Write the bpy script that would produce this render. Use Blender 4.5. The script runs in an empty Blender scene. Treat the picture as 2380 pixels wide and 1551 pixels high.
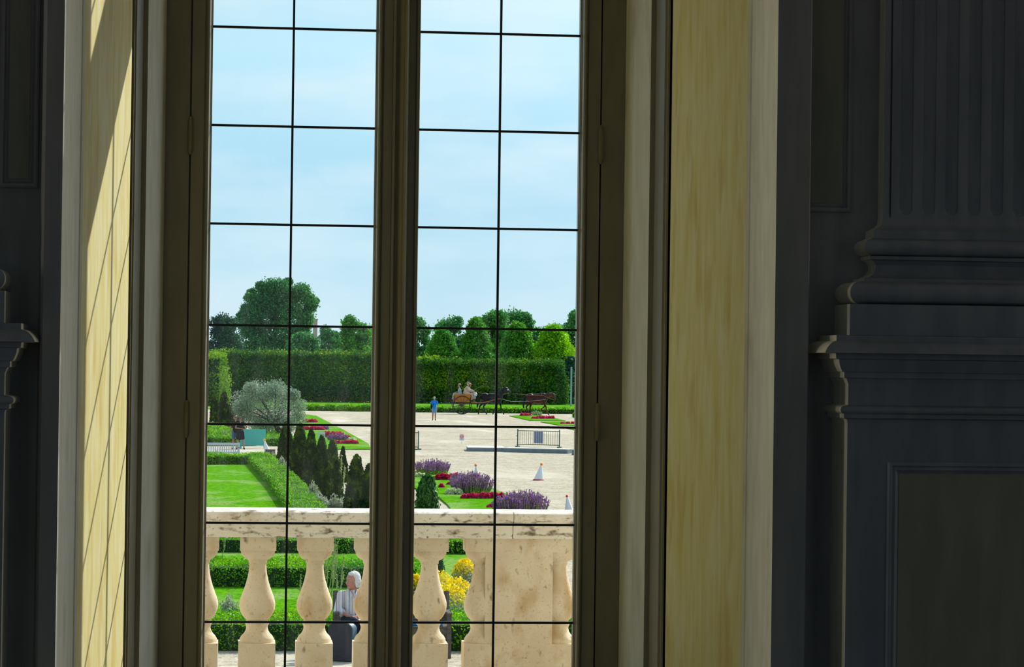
import bpy, math, random
import numpy as np
from mathutils import Vector, Matrix, Euler
R = math.radians
random.seed(7); rng = np.random.default_rng(7)
S = bpy.context.scene
COL = S.collection

# ------------------------------------------------------------------ camera
FPX = 6000.0; IW, IH = 2380, 1551
CAM = Vector((0, 0, 4.25))
YAW, PITCH, ROLL = 5.9, 0.664, 0.75
cd = bpy.data.cameras.new('camera'); cam = bpy.data.objects.new('camera', cd); COL.objects.link(cam)
cd.sensor_width = 36; cd.lens = FPX / IW * 36; cd.clip_start = 0.1; cd.clip_end = 3000
RM = Matrix.Rotation(R(-YAW), 3, 'Z') @ Matrix.Rotation(R(90 + PITCH), 3, 'X') @ Matrix.Rotation(R(ROLL), 3, 'Z')
cam.matrix_world = Matrix.Translation(CAM) @ RM.to_4x4()
S.camera = cam

# ------------------------------------------------------------------ light
SUND = Vector((.79, 1.0, .98)).normalized()          # towards the sun
sl = bpy.data.lights.new('sun', 'SUN'); so = bpy.data.objects.new('sun', sl); COL.objects.link(so)
sl.energy = 5.4; sl.angle = R(.55); sl.color = (1, .95, .85)
so.rotation_euler = SUND.to_track_quat('Z', 'Y').to_euler()
so.location = (60, 90, 80)

W = bpy.data.worlds.new('sky'); S.world = W; W.use_nodes = True
nt = W.node_tree; nt.nodes.clear(); L = nt.links.new
def N(t, **k):
    n = nt.nodes.new(t)
    for a, b in k.items(): setattr(n, a, b)
    return n
tc = N('ShaderNodeTexCoord'); sep = N('ShaderNodeSeparateXYZ'); L(tc.outputs['Generated'], sep.inputs[0])
rp = N('ShaderNodeValToRGB'); L(sep.outputs['Z'], rp.inputs[0])
e = rp.color_ramp.elements
e[0].position = 0; e[0].color = (.60, .79, .88, 1)
e[1].position = 1; e[1].color = (.14, .25, .46, 1)
for p, c in ((.035, (.54, .79, .91, 1)), (.075, (.45, .75, .91, 1)), (.12, (.53, .83, .96, 1)), (.3, (.36, .52, .70, 1))):
    q = e.new(p); q.color = c
mp = N('ShaderNodeMapping'); mp.inputs['Scale'].default_value = (5, 5, 17)
L(tc.outputs['Generated'], mp.inputs[0])
no = N('ShaderNodeTexNoise'); no.inputs['Scale'].default_value = 2.3; no.inputs['Detail'].default_value = 5; no.inputs['Roughness'].default_value = .5
L(mp.outputs[0], no.inputs[0])
cr = N('ShaderNodeValToRGB'); cr.color_ramp.elements[0].position = .40; cr.color_ramp.elements[1].position = .64
cr.color_ramp.elements[1].color = (.8, .8, .8, 1)
L(no.outputs[0], cr.inputs[0])
mx = N('ShaderNodeMixRGB'); mx.inputs[2].default_value = (.70, .87, .94, 1)
L(cr.outputs[0], mx.inputs[0]); L(rp.outputs[0], mx.inputs[1])
nv = N('ShaderNodeVectorMath', operation='DOT_PRODUCT'); nv.inputs[1].default_value = tuple(SUND); L(tc.outputs['Generated'], nv.inputs[0])   # brighter haze around the sun
pw = N('ShaderNodeMath', operation='POWER', use_clamp=True); pw.inputs[1].default_value = 12; cl = N('ShaderNodeMath', operation='MAXIMUM'); cl.inputs[1].default_value = 0
L(nv.outputs['Value'], cl.inputs[0]); L(cl.outputs[0], pw.inputs[0]); gm = N('ShaderNodeMixRGB', blend_type='ADD'); gm.inputs[2].default_value = (3.2, 3.4, 3.5, 1); L(pw.outputs[0], gm.inputs[0]); L(mx.outputs[0], gm.inputs[1]); mx = gm
bg = N('ShaderNodeBackground'); bg.inputs[1].default_value = 1.0; L(mx.outputs[0], bg.inputs[0])
wo = N('ShaderNodeOutputWorld'); L(bg.outputs[0], wo.inputs[0])
for x in (-9.0, -4.5, 0.6, 5.7, 10.2):                # daylight through the gallery's opposite windows
    al = bpy.data.lights.new('window_daylight', 'AREA'); ao = bpy.data.objects.new('window_daylight', al); COL.objects.link(ao)
    al.shape = 'RECTANGLE'; al.size = 1.9; al.size_y = 4.6; al.energy = 11; al.color = (.42, .60, 1)
    ao.location = (x, -3.9, 5.2); ao.rotation_euler = (R(90), 0, R(180))
for sg in (-1, 1):                                    # added warm fill lamps at the end walls, to brighten the pilaster sides
    al = bpy.data.lights.new('added_side_fill', 'AREA'); ao = bpy.data.objects.new('added_side_fill', al); COL.objects.link(ao)
    al.shape = 'RECTANGLE'; al.size = .95; al.size_y = 4.8; al.energy = 170; al.color = (1, .90, .70)
    ao.location = (1 + sg * 14.9, 7.75, 5.2); ao.rotation_euler = (R(90), 0, R(90 * sg))
S.view_settings.view_transform = 'Standard'; S.view_settings.look = 'None'
S.view_settings.exposure = 0.0; S.view_settings.gamma = 1; S.view_settings.use_curve_mapping = False
S.cycles.max_bounces = 8; S.cycles.diffuse_bounces = 4; S.cycles.transparent_max_bounces = 12
S.cycles.use_denoising = True; S.cycles.caustics_reflective = False; S.cycles.caustics_refractive = False
S.cycles.sample_clamp_indirect = 6

# ------------------------------------------------------------------ projection helpers (pixel of the photograph -> place)
def ray(px, py): return RM @ Vector(((px - IW / 2) / FPX, -(py - IH / 2) / FPX, -1))
def P(px, py, Y):
    d = ray(px, py); return CAM + d * (Y / d.y)
def X_(px, Y, py=775): return P(px, py, Y).x
def Z_(px, py, Y): return P(px, py, Y).z
def G(px, py, z=0.0):
    d = ray(px, py); t = (z - CAM.z) / d.z; return CAM + d * t
def ppm(px, py):                                      # pixels per metre for something standing on the ground there
    g = G(px, py); return FPX / (RM.inverted() @ (g - CAM)).z * -1
def at(px, py, D):                                    # point at distance Y = D
    return P(px, py, D)

# ------------------------------------------------------------------ mesh helpers
class MB:
    def __init__(s): s.v = []; s.f = []; s.m = []
    def add(s, vs, fs, mi=0):
        o = len(s.v); s.v += [tuple(p) for p in vs]; s.f += [tuple(i + o for i in f) for f in fs]; s.m += [mi] * len(fs); return s
    def box(s, c, d, rz=0, mi=0, M=None):
        x, y, z = d[0] / 2, d[1] / 2, d[2] / 2; c = Vector(c)
        vs = [Vector((a * x, b * y, e_ * z)) for a in (-1, 1) for b in (-1, 1) for e_ in (-1, 1)]
        Q = M if M is not None else Matrix.Rotation(rz, 3, 'Z')
        return s.add([Q @ v + c for v in vs], [(0, 1, 3, 2), (4, 6, 7, 5), (0, 4, 5, 1), (2, 3, 7, 6), (0, 2, 6, 4), (1, 5, 7, 3)], mi)
    def bbox(s, a, b, mi=0):
        return s.box([(a[i] + b[i]) / 2 for i in range(3)], [abs(b[i] - a[i]) for i in range(3)], mi=mi)
    def tube(s, pts, rad, n=8, mi=0, cap=True):
        pts = [Vector(p) for p in pts]; rad = rad if isinstance(rad, (list, tuple)) else [rad] * len(pts)
        rings = []; up = None
        for i, p in enumerate(pts):
            t = (pts[min(i + 1, len(pts) - 1)] - pts[max(i - 1, 0)]).normalized()
            if up is None: up = Vector((0, 0, 1)) if abs(t.z) < .9 else Vector((1, 0, 0))
            a = t.cross(up).normalized(); b = t.cross(a).normalized(); up = -b if False else up
            rings.append([p + (a * math.cos(2 * math.pi * k / n) + b * math.sin(2 * math.pi * k / n)) * rad[i] for k in range(n)])
        vs = [q for r in rings for q in r]; fs = []
        for i in range(len(pts) - 1):
            for k in range(n): fs.append((i * n + k, i * n + (k + 1) % n, (i + 1) * n + (k + 1) % n, (i + 1) * n + k))
        if cap: fs += [tuple(range(n))[::-1], tuple((len(pts) - 1) * n + k for k in range(n))]
        return s.add(vs, fs, mi)
    def ell(s, c, r, n=14, M=None, mi=0):
        m = max(6, n // 2 + 1); vs = [(0, 0, -1)]
        for i in range(1, m):
            ph = -math.pi / 2 + math.pi * i / m
            vs += [(math.cos(ph) * math.cos(2 * math.pi * k / n), math.cos(ph) * math.sin(2 * math.pi * k / n), math.sin(ph)) for k in range(n)]
        vs.append((0, 0, 1)); T = len(vs) - 1; fs = []
        for k in range(n):
            fs.append((0, 1 + (k + 1) % n, 1 + k)); fs.append((T, 1 + (m - 2) * n + k, 1 + (m - 2) * n + (k + 1) % n))
            for i in range(m - 2): fs.append((1 + i * n + k, 1 + i * n + (k + 1) % n, 1 + (i + 1) * n + (k + 1) % n, 1 + (i + 1) * n + k))
        c = Vector(c); r = r if isinstance(r, (list, tuple)) else (r, r, r); out = []
        for v in vs:
            q = Vector((v[0] * r[0], v[1] * r[1], v[2] * r[2]))
            out.append((M @ q if M is not None else q) + c)
        return s.add(out, fs, mi)
    def cap_(s, a, b, ra, rb, n=10):                  # tapered capsule
        a, b = Vector(a), Vector(b); s.tube([a, b], [ra, rb], n); s.ell(a, ra, n); return s.ell(b, rb, n)
    def lathe(s, prof, c=(0, 0, 0), n=28, mi=0, square=False):
        vs = []; fs = []
        for r, z in prof:
            for k in range(n):
                a = 2 * math.pi * k / n; vs.append((c[0] + r * math.cos(a), c[1] + r * math.sin(a), c[2] + z))
        for i in range(len(prof) - 1):
            for k in range(n): fs.append((i * n + k, i * n + (k + 1) % n, (i + 1) * n + (k + 1) % n, (i + 1) * n + k))
        fs += [tuple(range(n))[::-1], tuple((len(prof) - 1) * n + k for k in range(n))]
        return s.add(vs, fs, mi)
    def prism(s, poly, z0, z1, mis=None):             # plan polygon (counter-clockwise) extruded in z
        n = len(poly); vs = [(x, y, z0) for x, y in poly] + [(x, y, z1) for x, y in poly]
        for i in range(n): pass
        o = len(s.v); s.v += vs
        for i in range(n):
            s.f.append((o + i, o + (i + 1) % n, o + n + (i + 1) % n, o + n + i)); s.m.append(mis[i] if mis else 0)
        s.f.append(tuple(o + i for i in range(n))[::-1]); s.m.append(0)
        s.f.append(tuple(o + n + i for i in range(n))); s.m.append(0)
        return s
    def prism_x(s, poly, x0, x1, mi=0):               # (y, z) polygon extruded along x
        n = len(poly); vs = [(x0, y, z) for y, z in poly] + [(x1, y, z) for y, z in poly]
        fs = [(i, (i + 1) % n, n + (i + 1) % n, n + i) for i in range(n)] + [tuple(range(n))[::-1], tuple(range(n, 2 * n))]
        return s.add(vs, fs, mi)
    def build(s, name, mats, parent=None, world=False, smooth=False, origin=None, remesh=None):
        me = bpy.data.meshes.new(name)
        v = s.v
        if world and parent is not None:
            o = parent.location; v = [(a - o.x, b - o.y, c - o.z) for a, b, c in v]
        if origin is not None: v = [(a - origin[0], b - origin[1], c - origin[2]) for a, b, c in v]
        me.from_pydata(v, [], s.f); me.update()
        for m in (mats if isinstance(mats, (list, tuple)) else [mats]): me.materials.append(m)
        if any(s.m): me.polygons.foreach_set('material_index', s.m)
        bmfix(me)
        if smooth: me.polygons.foreach_set('use_smooth', [True] * len(me.polygons))
        o = bpy.data.objects.new(name, me); COL.objects.link(o)
        if parent is not None: o.parent = parent
        if origin is not None: o.location = origin
        if remesh:
            r = o.modifiers.new('r', 'REMESH'); r.mode = 'VOXEL'; r.voxel_size = remesh; r.use_smooth_shade = True
            k = o.modifiers.new('s', 'SMOOTH'); k.iterations = 3; k.factor = .5
        return o
import bmesh
def bmfix(me):
    if len(me.polygons) > 60000: return
    b = bmesh.new(); b.from_mesh(me); bmesh.ops.recalc_face_normals(b, faces=b.faces); b.to_mesh(me); b.free()

def tag(o, label=None, cat=None, group=None, kind=None):
    if label: o['label'] = label
    if cat: o['category'] = cat
    if group: o['group'] = group
    if kind: o['kind'] = kind
    return o
def empty(name, loc=(0, 0, 0), rz=0, label=None, cat=None, group=None, kind=None, scale=1):
    o = bpy.data.objects.new(name, None); COL.objects.link(o); o.location = loc; o.rotation_euler = (0, 0, rz)
    o.scale = (scale,) * 3; o.empty_display_size = .1
    return tag(o, label, cat, group, kind)
def dup(o, parent=None, **k):
    c = o.copy(); COL.objects.link(c)
    if parent is not None: c.parent = parent
    for ch in [q for q in bpy.data.objects if q.parent is o]: dup(ch, c)
    return c
def smoothmod(o, ang=40):
    for p in o.data.polygons: p.use_smooth = True
    try: o.data.set_sharp_from_angle(angle=R(ang))
    except Exception: pass
    return o

# ------------------------------------------------------------------ materials
def mat(name, col, rough=.7, col2=None, scale=5, stretch=(1, 1, 1), lo=.35, hi=.65, bump=0, bscale=30, metal=0, spec=.3, transl=0, island=0, extra=None, alpha=None):
    m = bpy.data.materials.new(name); m.use_nodes = True; t = m.node_tree; b = t.nodes['Principled BSDF']; k = t.links.new
    b.inputs['Base Color'].default_value = (*col, 1); b.inputs['Roughness'].default_value = rough
    b.inputs['Metallic'].default_value = metal; b.inputs['Specular IOR Level'].default_value = spec
    src = None; tc = t.nodes.new('ShaderNodeTexCoord'); geo = t.nodes.new('ShaderNodeNewGeometry')
    if col2:
        mp = t.nodes.new('ShaderNodeMapping'); mp.inputs['Scale'].default_value = stretch; k(geo.outputs['Position'] if scale > 0 else tc.outputs['Object'], mp.inputs[0])
        n = t.nodes.new('ShaderNodeTexNoise'); n.inputs['Scale'].default_value = abs(scale); n.inputs['Detail'].default_value = 6; k(mp.outputs[0], n.inputs[0])
        r = t.nodes.new('ShaderNodeValToRGB'); r.color_ramp.elements[0].position = lo; r.color_ramp.elements[1].position = hi
        r.color_ramp.elements[0].color = (*col, 1); r.color_ramp.elements[1].color = (*col2, 1); k(n.outputs[0], r.inputs[0]); src = r.outputs[0]
    if extra:
        for (c3, sc, st, l3, h3) in extra:
            mp = t.nodes.new('ShaderNodeMapping'); mp.inputs['Scale'].default_value = st; k(geo.outputs['Position'], mp.inputs[0])
            n = t.nodes.new('ShaderNodeTexNoise'); n.inputs['Scale'].default_value = sc; n.inputs['Detail'].default_value = 5; k(mp.outputs[0], n.inputs[0])
            r = t.nodes.new('ShaderNodeValToRGB'); r.color_ramp.elements[0].position = l3; r.color_ramp.elements[1].position = h3; k(n.outputs[0], r.inputs[0])
            x = t.nodes.new('ShaderNodeMixRGB'); x.inputs[2].default_value = (*c3, 1); k(r.outputs[0], x.inputs[0])
            if src: k(src, x.inputs[1])
            else: x.inputs[1].default_value = (*col, 1)
            src = x.outputs[0]
    if island:
        h = t.nodes.new('ShaderNodeHueSaturation'); mr = t.nodes.new('ShaderNodeMapRange'); k(geo.outputs['Random Per Island'], mr.inputs[0])
        mr.inputs[3].default_value = 1 - island; mr.inputs[4].default_value = 1 + island; k(mr.outputs[0], h.inputs['Value'])
        if src: k(src, h.inputs['Color'])
        else: h.inputs['Color'].default_value = (*col, 1)
        src = h.outputs[0]
    if src: k(src, b.inputs['Base Color'])
    if bump:
        n = t.nodes.new('ShaderNodeTexNoise'); n.inputs['Scale'].default_value = bscale; n.inputs['Detail'].default_value = 5; k(geo.outputs['Position'], n.inputs[0])
        bp = t.nodes.new('ShaderNodeBump'); bp.inputs['Strength'].default_value = bump; bp.inputs['Distance'].default_value = .3 / bscale; k(n.outputs[0], bp.inputs['Height']); k(bp.outputs[0], b.inputs['Normal'])
    if transl:
        tr = t.nodes.new('ShaderNodeBsdfTranslucent'); ms = t.nodes.new('ShaderNodeMixShader'); ms.inputs[0].default_value = transl
        tr.inputs[0].default_value = (*col, 1)
        if src: k(src, tr.inputs[0])
        out = t.nodes['Material Output']; k(b.outputs[0], ms.inputs[1]); k(tr.outputs[0], ms.inputs[2]); k(ms.outputs[0], out.inputs[0])
    return m
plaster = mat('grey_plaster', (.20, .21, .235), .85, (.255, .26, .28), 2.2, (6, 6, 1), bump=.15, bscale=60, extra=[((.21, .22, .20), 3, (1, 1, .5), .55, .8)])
shaded_front = mat('shaded_front_plaster', (.17, .19, .245), .85, (.22, .24, .29), 2.2, (6, 6, 1), bump=.15, bscale=60, extra=[((.13, .17, .20), 3, (1, 1, .5), .55, .8)])  # pilaster fronts: their bluish shade is put into the colour
panelp = mat('olive_plaster', (.19, .20, .17), .8, (.23, .235, .20), 3, (5, 5, 1), bump=.15, bscale=60)
cream = mat('cream_plaster_and_lit_sides', (.72, .715, .61), .75, (.83, .82, .74), 5, (6, 6, .8), bump=.12, bscale=70, extra=[((.44, .42, .32), 4, (2, 2, .6), .58, .85)])  # cream of bands, trim and ceiling; doubles as lit tone on pilaster sides
ochre = mat('ochre_plaster', (.77, .66, .235), .7, (.84, .76, .42), 4, (5, 5, .9), bump=.12, bscale=60, extra=[((.66, .47, .10), 3.2, (3, 3, .8), .52, .78), ((.86, .81, .62), 6, (3, 3, .5), .60, .8)])
frame_paint = mat('olive_window_paint', (.21, .185, .115), .38, (.245, .217, .137), 6, (3, 3, .6), bump=.1, bscale=150, spec=.4)
black_iron = mat('black_iron', (.012, .014, .016), .5, spec=.3)
dark_gap = mat('dark_rebate', (.01, .01, .01), .9)
stone = mat('limestone', (.68, .57, .41), .85, (.80, .71, .54), 5, lo=.35, hi=.7, bump=.35, bscale=55,
            extra=[((.50, .32, .13), 6.5, (1.2, 1, .8), .54, .78), ((.17, .12, .07), 30, (1, 1, .6), .62, .80), ((.38, .27, .15), 90, (1, 1, 1), .60, .8)])
stone_top = mat('weathered_limestone', (.78, .72, .60), .85, (.88, .84, .74), 4, bump=.4, bscale=60,
            extra=[((.16, .12, .07), 16, (1, 1, 2.2), .55, .70), ((.45, .33, .18), 5, (1, 1, 1), .56, .8), ((.20, .15, .09), 60, (1, 1, 1), .6, .75)])
gravel = mat('gravel', (.40, .34, .245), 1, (.57, .50, .375), 2.2, (1, .5, 1), lo=.3, hi=.7, bump=.9, bscale=24, extra=[((.24, .20, .15), 9, (1, .6, 1), .50, .72), ((.62, .555, .44), .35, (1, .22, 1), .54, .70), ((.30, .25, .19), .5, (.35, 1, 1), .58, .74), ((.74, .70, .62), 26, (1, 1, 1), .56, .70), ((.15, .12, .10), 34, (1, 1, 1), .60, .72)], spec=0)
grass = mat('lawn_grass', (.055, .235, .004), .9, (.12, .33, .008), 5, (1, .6, 1), bump=1, bscale=26, extra=[((.19, .33, .07), .55, (1, .5, 1), .52, .62), ((.03, .15, .004), 14, (1, .5, 1), .52, .72), ((.20, .38, .03), 22, (1, .6, 1), .60, .74)], spec=0)
box_leaf = mat('box_leaf', (.07, .32, .002), .5, (.24, .53, .003), 1.5, transl=.4, island=.5, spec=.18)
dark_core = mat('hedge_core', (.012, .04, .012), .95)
horn_old = mat('old_hornbeam_leaf', (.045, .16, .02), .6, (.09, .23, .02), .25, transl=.25, island=.45, spec=.08)
horn_leaf = mat('hornbeam_leaf', (.10, .25, .008), .6, (.32, .46, .012), .25, transl=.35, island=.45, spec=.1)
tree_mid = mat('tree_leaf_mid', (.06, .30, .035), .5, (.14, .40, .03), .15, transl=.35, island=.4, spec=.08)
tree_dark = mat('tree_leaf_dark', (.055, .24, .07), .55, (.10, .33, .07), .15, transl=.3, island=.4, spec=.08)
tree_deep = mat('tree_leaf_deep', (.025, .095, .06), .6, (.045, .14, .06), .15, transl=.25, island=.4, spec=.08)
tree_lime = mat('tree_leaf_lime', (.12, .42, .008), .5, (.30, .60, .01), .25, transl=.4, island=.4, spec=.08)
olive_leaf = mat('olive_leaf', (.24, .36, .22), .45, (.40, .48, .33), 1.5, transl=.2, island=.4, spec=.5)
thuja_leaf = mat('thuja_leaf', (.010, .05, .007), .6, (.14, .26, .004), 3.5, lo=.50, hi=.74, transl=.25, island=.5, spec=.08)
yew_leaf = mat('yew_leaf', (.03, .13, .02), .5, (.05, .18, .02), 2.5, transl=.25, island=.5, spec=.3)
silver_leaf = mat('silver_leaf', (.33, .42, .25), .6, (.52, .54, .40), 4, transl=.2, island=.4)
stalk_mat = mat('pale_stalk', (.28, .36, .11), .7, (.42, .44, .19), 6, transl=.2, island=.3)
red_fl = mat('crimson_petal', (.62, .012, .10), .55, (.80, .03, .17), 8, transl=.3, island=.4)
purple_fl = mat('purple_spike', (.22, .05, .32), .6, (.42, .16, .48), 7, transl=.25, island=.5)
yellow_fl = mat('yellow_petal', (.92, .66, .006), .7, (.96, .78, .015), 7, transl=.25, island=.35)
pale_fl = mat('pale_petal', (.62, .70, .35), .6, (.80, .82, .58), 8, transl=.3, island=.3)
orange_fl = mat('orange_petal', (.8, .28, .03), .6, transl=.2, island=.3)
bark = mat('bark', (.06, .045, .035), .9, (.10, .08, .06), 6, bump=.6)
wood_dark = mat('weathered_dark_wood', (.075, .06, .05), .75, (.12, .10, .085), 14, (1, 1, 4), bump=.3, bscale=80)
white_paint = mat('white_paint', (.48, .56, .62), .5)
teal = mat('teal_board', (.08, .45, .40), .7, (.10, .50, .44), 20, spec=.1)
skin = mat('skin', (.46, .20, .14), .5, (.52, .25, .17), 12, spec=.4)
skin_tan = mat('tanned_skin', (.33, .17, .11), .5, spec=.4)
white_hair = mat('white_hair', (.80, .79, .76), .7, (.50, .49, .47), 90, (1, 1, .25), bump=.5, bscale=120)
grey_hair = mat('grey_hair', (.45, .44, .43), .7)
black_hair = mat('black_hair', (.012, .010, .010), .6)
brown_hair = mat('brown_hair', (.05, .025, .015), .6)
navy = mat('navy_cloth', (.012, .018, .04), .9, spec=.02)
blackc = mat('black_cloth', (.010, .010, .015), .95, spec=.02)
blue_shirt = mat('bright_blue_cloth', (.008, .19, .68), .9, (.012, .23, .75), 10, spec=.05)
denim = mat('pale_denim', (.13, .24, .40), .85, (.17, .29, .46), 12)
denim_mid = mat('mid_denim', (.06, .11, .25), .85)
beige_coat = mat('beige_cloth', (.46, .38, .28), .9, (.52, .44, .33), 8)
lightblue = mat('light_blue_cloth', (.30, .42, .50), .9)
greyblue = mat('grey_trouser_cloth', (.38, .40, .42), .9)
straw = mat('straw', (.62, .52, .32), .8); straw_or = mat('orange_straw', (.70, .36, .16), .8); felt = mat('grey_felt', (.45, .40, .33), .9)
varnish = mat('varnished_wood', (.48, .15, .02), .5, (.60, .22, .03), 12, (1, 1, 6), spec=.2)
leather = mat('black_leather', (.012, .012, .014), .35, spec=.5)
tan_leather = mat('tan_leather', (.30, .13, .05), .5)
rubber = mat('black_rubber', (.02, .02, .022), .7)
horse_black = mat('black_coat', (.004, .004, .007), .42, spec=.2)
horse_bay = mat('bay_coat', (.075, .020, .008), .4, (.03, .008, .006), 2, spec=.18)
metal_silver = mat('silver_metal', (.6, .6, .6), .35, metal=.8)
green_metal = mat('dark_green_metal', (.01, .07, .055), .4)
concrete = mat('shaded_concrete', (.17, .21, .23), .95, (.22, .26, .28), 5, bump=.2, spec=0)  # blue-grey shade of the block fronts is in the colour
lit_slab = mat('lit_top_concrete', (.60, .60, .56), .95, spec=0)  # sunlit block top, its brightness put into the colour
paper = mat('white_paper', (.72, .70, .72), .6)
lilac_paper = mat('lilac_sheet', (.30, .33, .47), .6)
red_print = mat('red_print', (.70, .10, .12), .6)
cone_white = mat('white_fabric', (.74, .76, .80), .6); cone_red = mat('red_band', (.62, .06, .04), .6); ball_or = mat('orange_ball', (.90, .20, .01), .5); ball_red = mat('red_ball', (.85, .03, .02), .5); ball_yel = mat('amber_ball', (.88, .38, .02), .5)
case_front = mat('charcoal_fabric', (.035, .035, .045), .85, (.05, .05, .06), 60); case_side = mat('slate_shell', (.10, .16, .20), .45); blue_cloth = mat('blue_cloth', (.02, .17, .42), .8)
brick_far = mat('far_brick', (.38, .30, .26), .9); roof_far = mat('far_pale_roof', (.62, .66, .70), .8)
pole_mat = mat('pale_blue_pole', (.30, .42, .48), .5)
globe = mat('white_globe', (.8, .8, .8), .4)
ext_wall = mat('facade_render', (.55, .48, .38), .9)
parquet = mat('stone_floor', (.20, .175, .14), .5, (.25, .22, .18), 3)
# striped shirt
shirt = bpy.data.materials.new('striped_cotton'); shirt.use_nodes = True; t = shirt.node_tree; b = t.nodes['Principled BSDF']; b.inputs['Roughness'].default_value = .8
tcn = t.nodes.new('ShaderNodeTexCoord'); wv = t.nodes.new('ShaderNodeSeparateXYZ'); t.links.new(tcn.outputs['Object'], wv.inputs[0])
mul = t.nodes.new('ShaderNodeMath'); mul.operation = 'MULTIPLY'; mul.inputs[1].default_value = 11; t.links.new(wv.outputs[0], mul.inputs[0])
fr = t.nodes.new('ShaderNodeMath'); fr.operation = 'FRACT'; t.links.new(mul.outputs[0], fr.inputs[0])
rr = t.nodes.new('ShaderNodeValToRGB'); rr.color_ramp.interpolation = 'CONSTANT'; el = rr.color_ramp.elements
el[0].position = 0; el[0].color = (.72, .66, .62, 1); el[1].position = .28; el[1].color = (.15, .24, .46, 1)
for p, c in ((.42, (.70, .66, .64, 1)), (.58, (.50, .08, .10, 1)), (.64, (.74, .64, .55, 1)), (.8, (.25, .33, .55, 1)), (.88, (.74, .70, .66, 1))):
    q = el.new(p); q.color = c
t.links.new(fr.outputs[0], rr.inputs[0]); t.links.new(rr.outputs[0], b.inputs['Base Color'])
# window glass: clear with a faint mirror sheen and a trace of dust
glass = bpy.data.materials.new('window_glass'); glass.use_nodes = True; t = glass.node_tree; t.nodes.clear()
tr = t.nodes.new('ShaderNodeBsdfTransparent'); tr.inputs[0].default_value = (.97, .99, 1, 1); gl = t.nodes.new('ShaderNodeBsdfGlossy'); gl.inputs['Roughness'].default_value = .02
fz = t.nodes.new('ShaderNodeFresnel'); fz.inputs[0].default_value = 1.35; ms = t.nodes.new('ShaderNodeMixShader'); out = t.nodes.new('ShaderNodeOutputMaterial')
gb_ = t.nodes.new('ShaderNodeNewGeometry'); mb_ = t.nodes.new('ShaderNodeMath'); mb_.operation = 'SUBTRACT'; mb_.use_clamp = True   # mirror sheen on outward faces only
t.links.new(fz.outputs[0], mb_.inputs[0]); t.links.new(gb_.outputs['Backfacing'], mb_.inputs[1]); t.links.new(mb_.outputs[0], ms.inputs[0]); t.links.new(tr.outputs[0], ms.inputs[1]); t.links.new(gl.outputs[0], ms.inputs[2])
df = t.nodes.new('ShaderNodeBsdfTranslucent'); df.inputs[0].default_value = (.8, .85, .9, 1); m2 = t.nodes.new('ShaderNodeMixShader')
gg = t.nodes.new('ShaderNodeNewGeometry'); nn = t.nodes.new('ShaderNodeTexNoise'); nn.inputs['Scale'].default_value = 9; nn.inputs['Detail'].default_value = 6
mpn = t.nodes.new('ShaderNodeMapping'); mpn.inputs['Scale'].default_value = (2.5, 1, .5); t.links.new(gg.outputs['Position'], mpn.inputs[0]); t.links.new(mpn.outputs[0], nn.inputs[0])
mr = t.nodes.new('ShaderNodeMapRange'); mr.inputs[1].default_value = .5; mr.inputs[2].default_value = .85; mr.inputs[3].default_value = .0; mr.inputs[4].default_value = .010
t.links.new(nn.outputs[0], mr.inputs[0]); t.links.new(mr.outputs[0], m2.inputs[0]); t.links.new(ms.outputs[0], m2.inputs[1]); t.links.new(df.outputs[0], m2.inputs[2]); t.links.new(m2.outputs[0], out.inputs[0])

# ================================================================== THE ROOM
ZF, ZC, ZH = 2.65, 9.6, 8.55                         # floor, ceiling, window head
CX = .602                                            # middle of the window
def st(o): o['kind'] = 'structure'; return o
st(MB().bbox((-14, -4.3, ZF - .25), (16, 11.0, ZF)).build('floor', parquet))
st(MB().bbox((-14, -4.3, ZC), (16, 11.0, ZC + .3)).build('ceiling', cream))
for xw, nm in ((-14.3, 'wall_left'), (16, 'wall_right')):
    st(MB().bbox((xw, -4.3, 0), (xw + .3, 6.75, ZC + .3)).bbox((xw, 8.25, 0), (xw + .3, 11, ZC + .3)).bbox((xw, 6.75, 0), (xw + .3, 8.25, 3.1)).bbox((xw, 6.75, 8.1), (xw + .3, 8.25, ZC + .3)).build(nm, plaster))  # end openings added to go with the side fill lamps
wb = MB(); xs = [-14]
for x in (-9.0, -4.5, 0.6, 5.7, 10.2): xs += [x - .95, x + .95]
xs.append(16)
for i in range(0, len(xs), 2): wb.bbox((xs[i], -4.3, 0), (xs[i + 1], -4.0, ZC))
for i in range(1, len(xs) - 1, 2): wb.bbox((xs[i], -4.3, 0), (xs[i + 1], -4.0, 2.9)); wb.bbox((xs[i], -4.3, 7.5), (xs[i + 1], -4.0, ZC))
st(wb.build('wall_back', plaster))

# front wall with the splayed window opening; plan outline, mirrored about the window's middle
def side(sg, h, Y): return (CX + sg * h, Y)
YW, YS = 9.0, 8.8
hstripL, hstripR = CX - X_(92, YS), X_(1884, YS) - CX
for sg, hs, xe, nm in ((-1, hstripL, -14, 'wall_front'), (1, hstripR, 16, 'wall_front_right')):
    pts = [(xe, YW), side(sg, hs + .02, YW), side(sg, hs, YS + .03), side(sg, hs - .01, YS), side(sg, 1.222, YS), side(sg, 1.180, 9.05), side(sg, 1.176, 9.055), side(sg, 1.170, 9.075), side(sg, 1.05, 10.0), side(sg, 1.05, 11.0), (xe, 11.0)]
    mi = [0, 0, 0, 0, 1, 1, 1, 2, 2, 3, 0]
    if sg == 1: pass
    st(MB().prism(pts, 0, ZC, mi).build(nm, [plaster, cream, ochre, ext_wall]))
st(MB().bbox((CX - 1.25, 9.0, ZH), (CX + 1.25, 11.0, ZC)).build('wall_front_head', plaster))
st(MB().bbox((CX - 1.1, 10.0, 0), (CX + 1.1, 11.0, ZF)).build('wall_front_sill', ext_wall))
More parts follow.
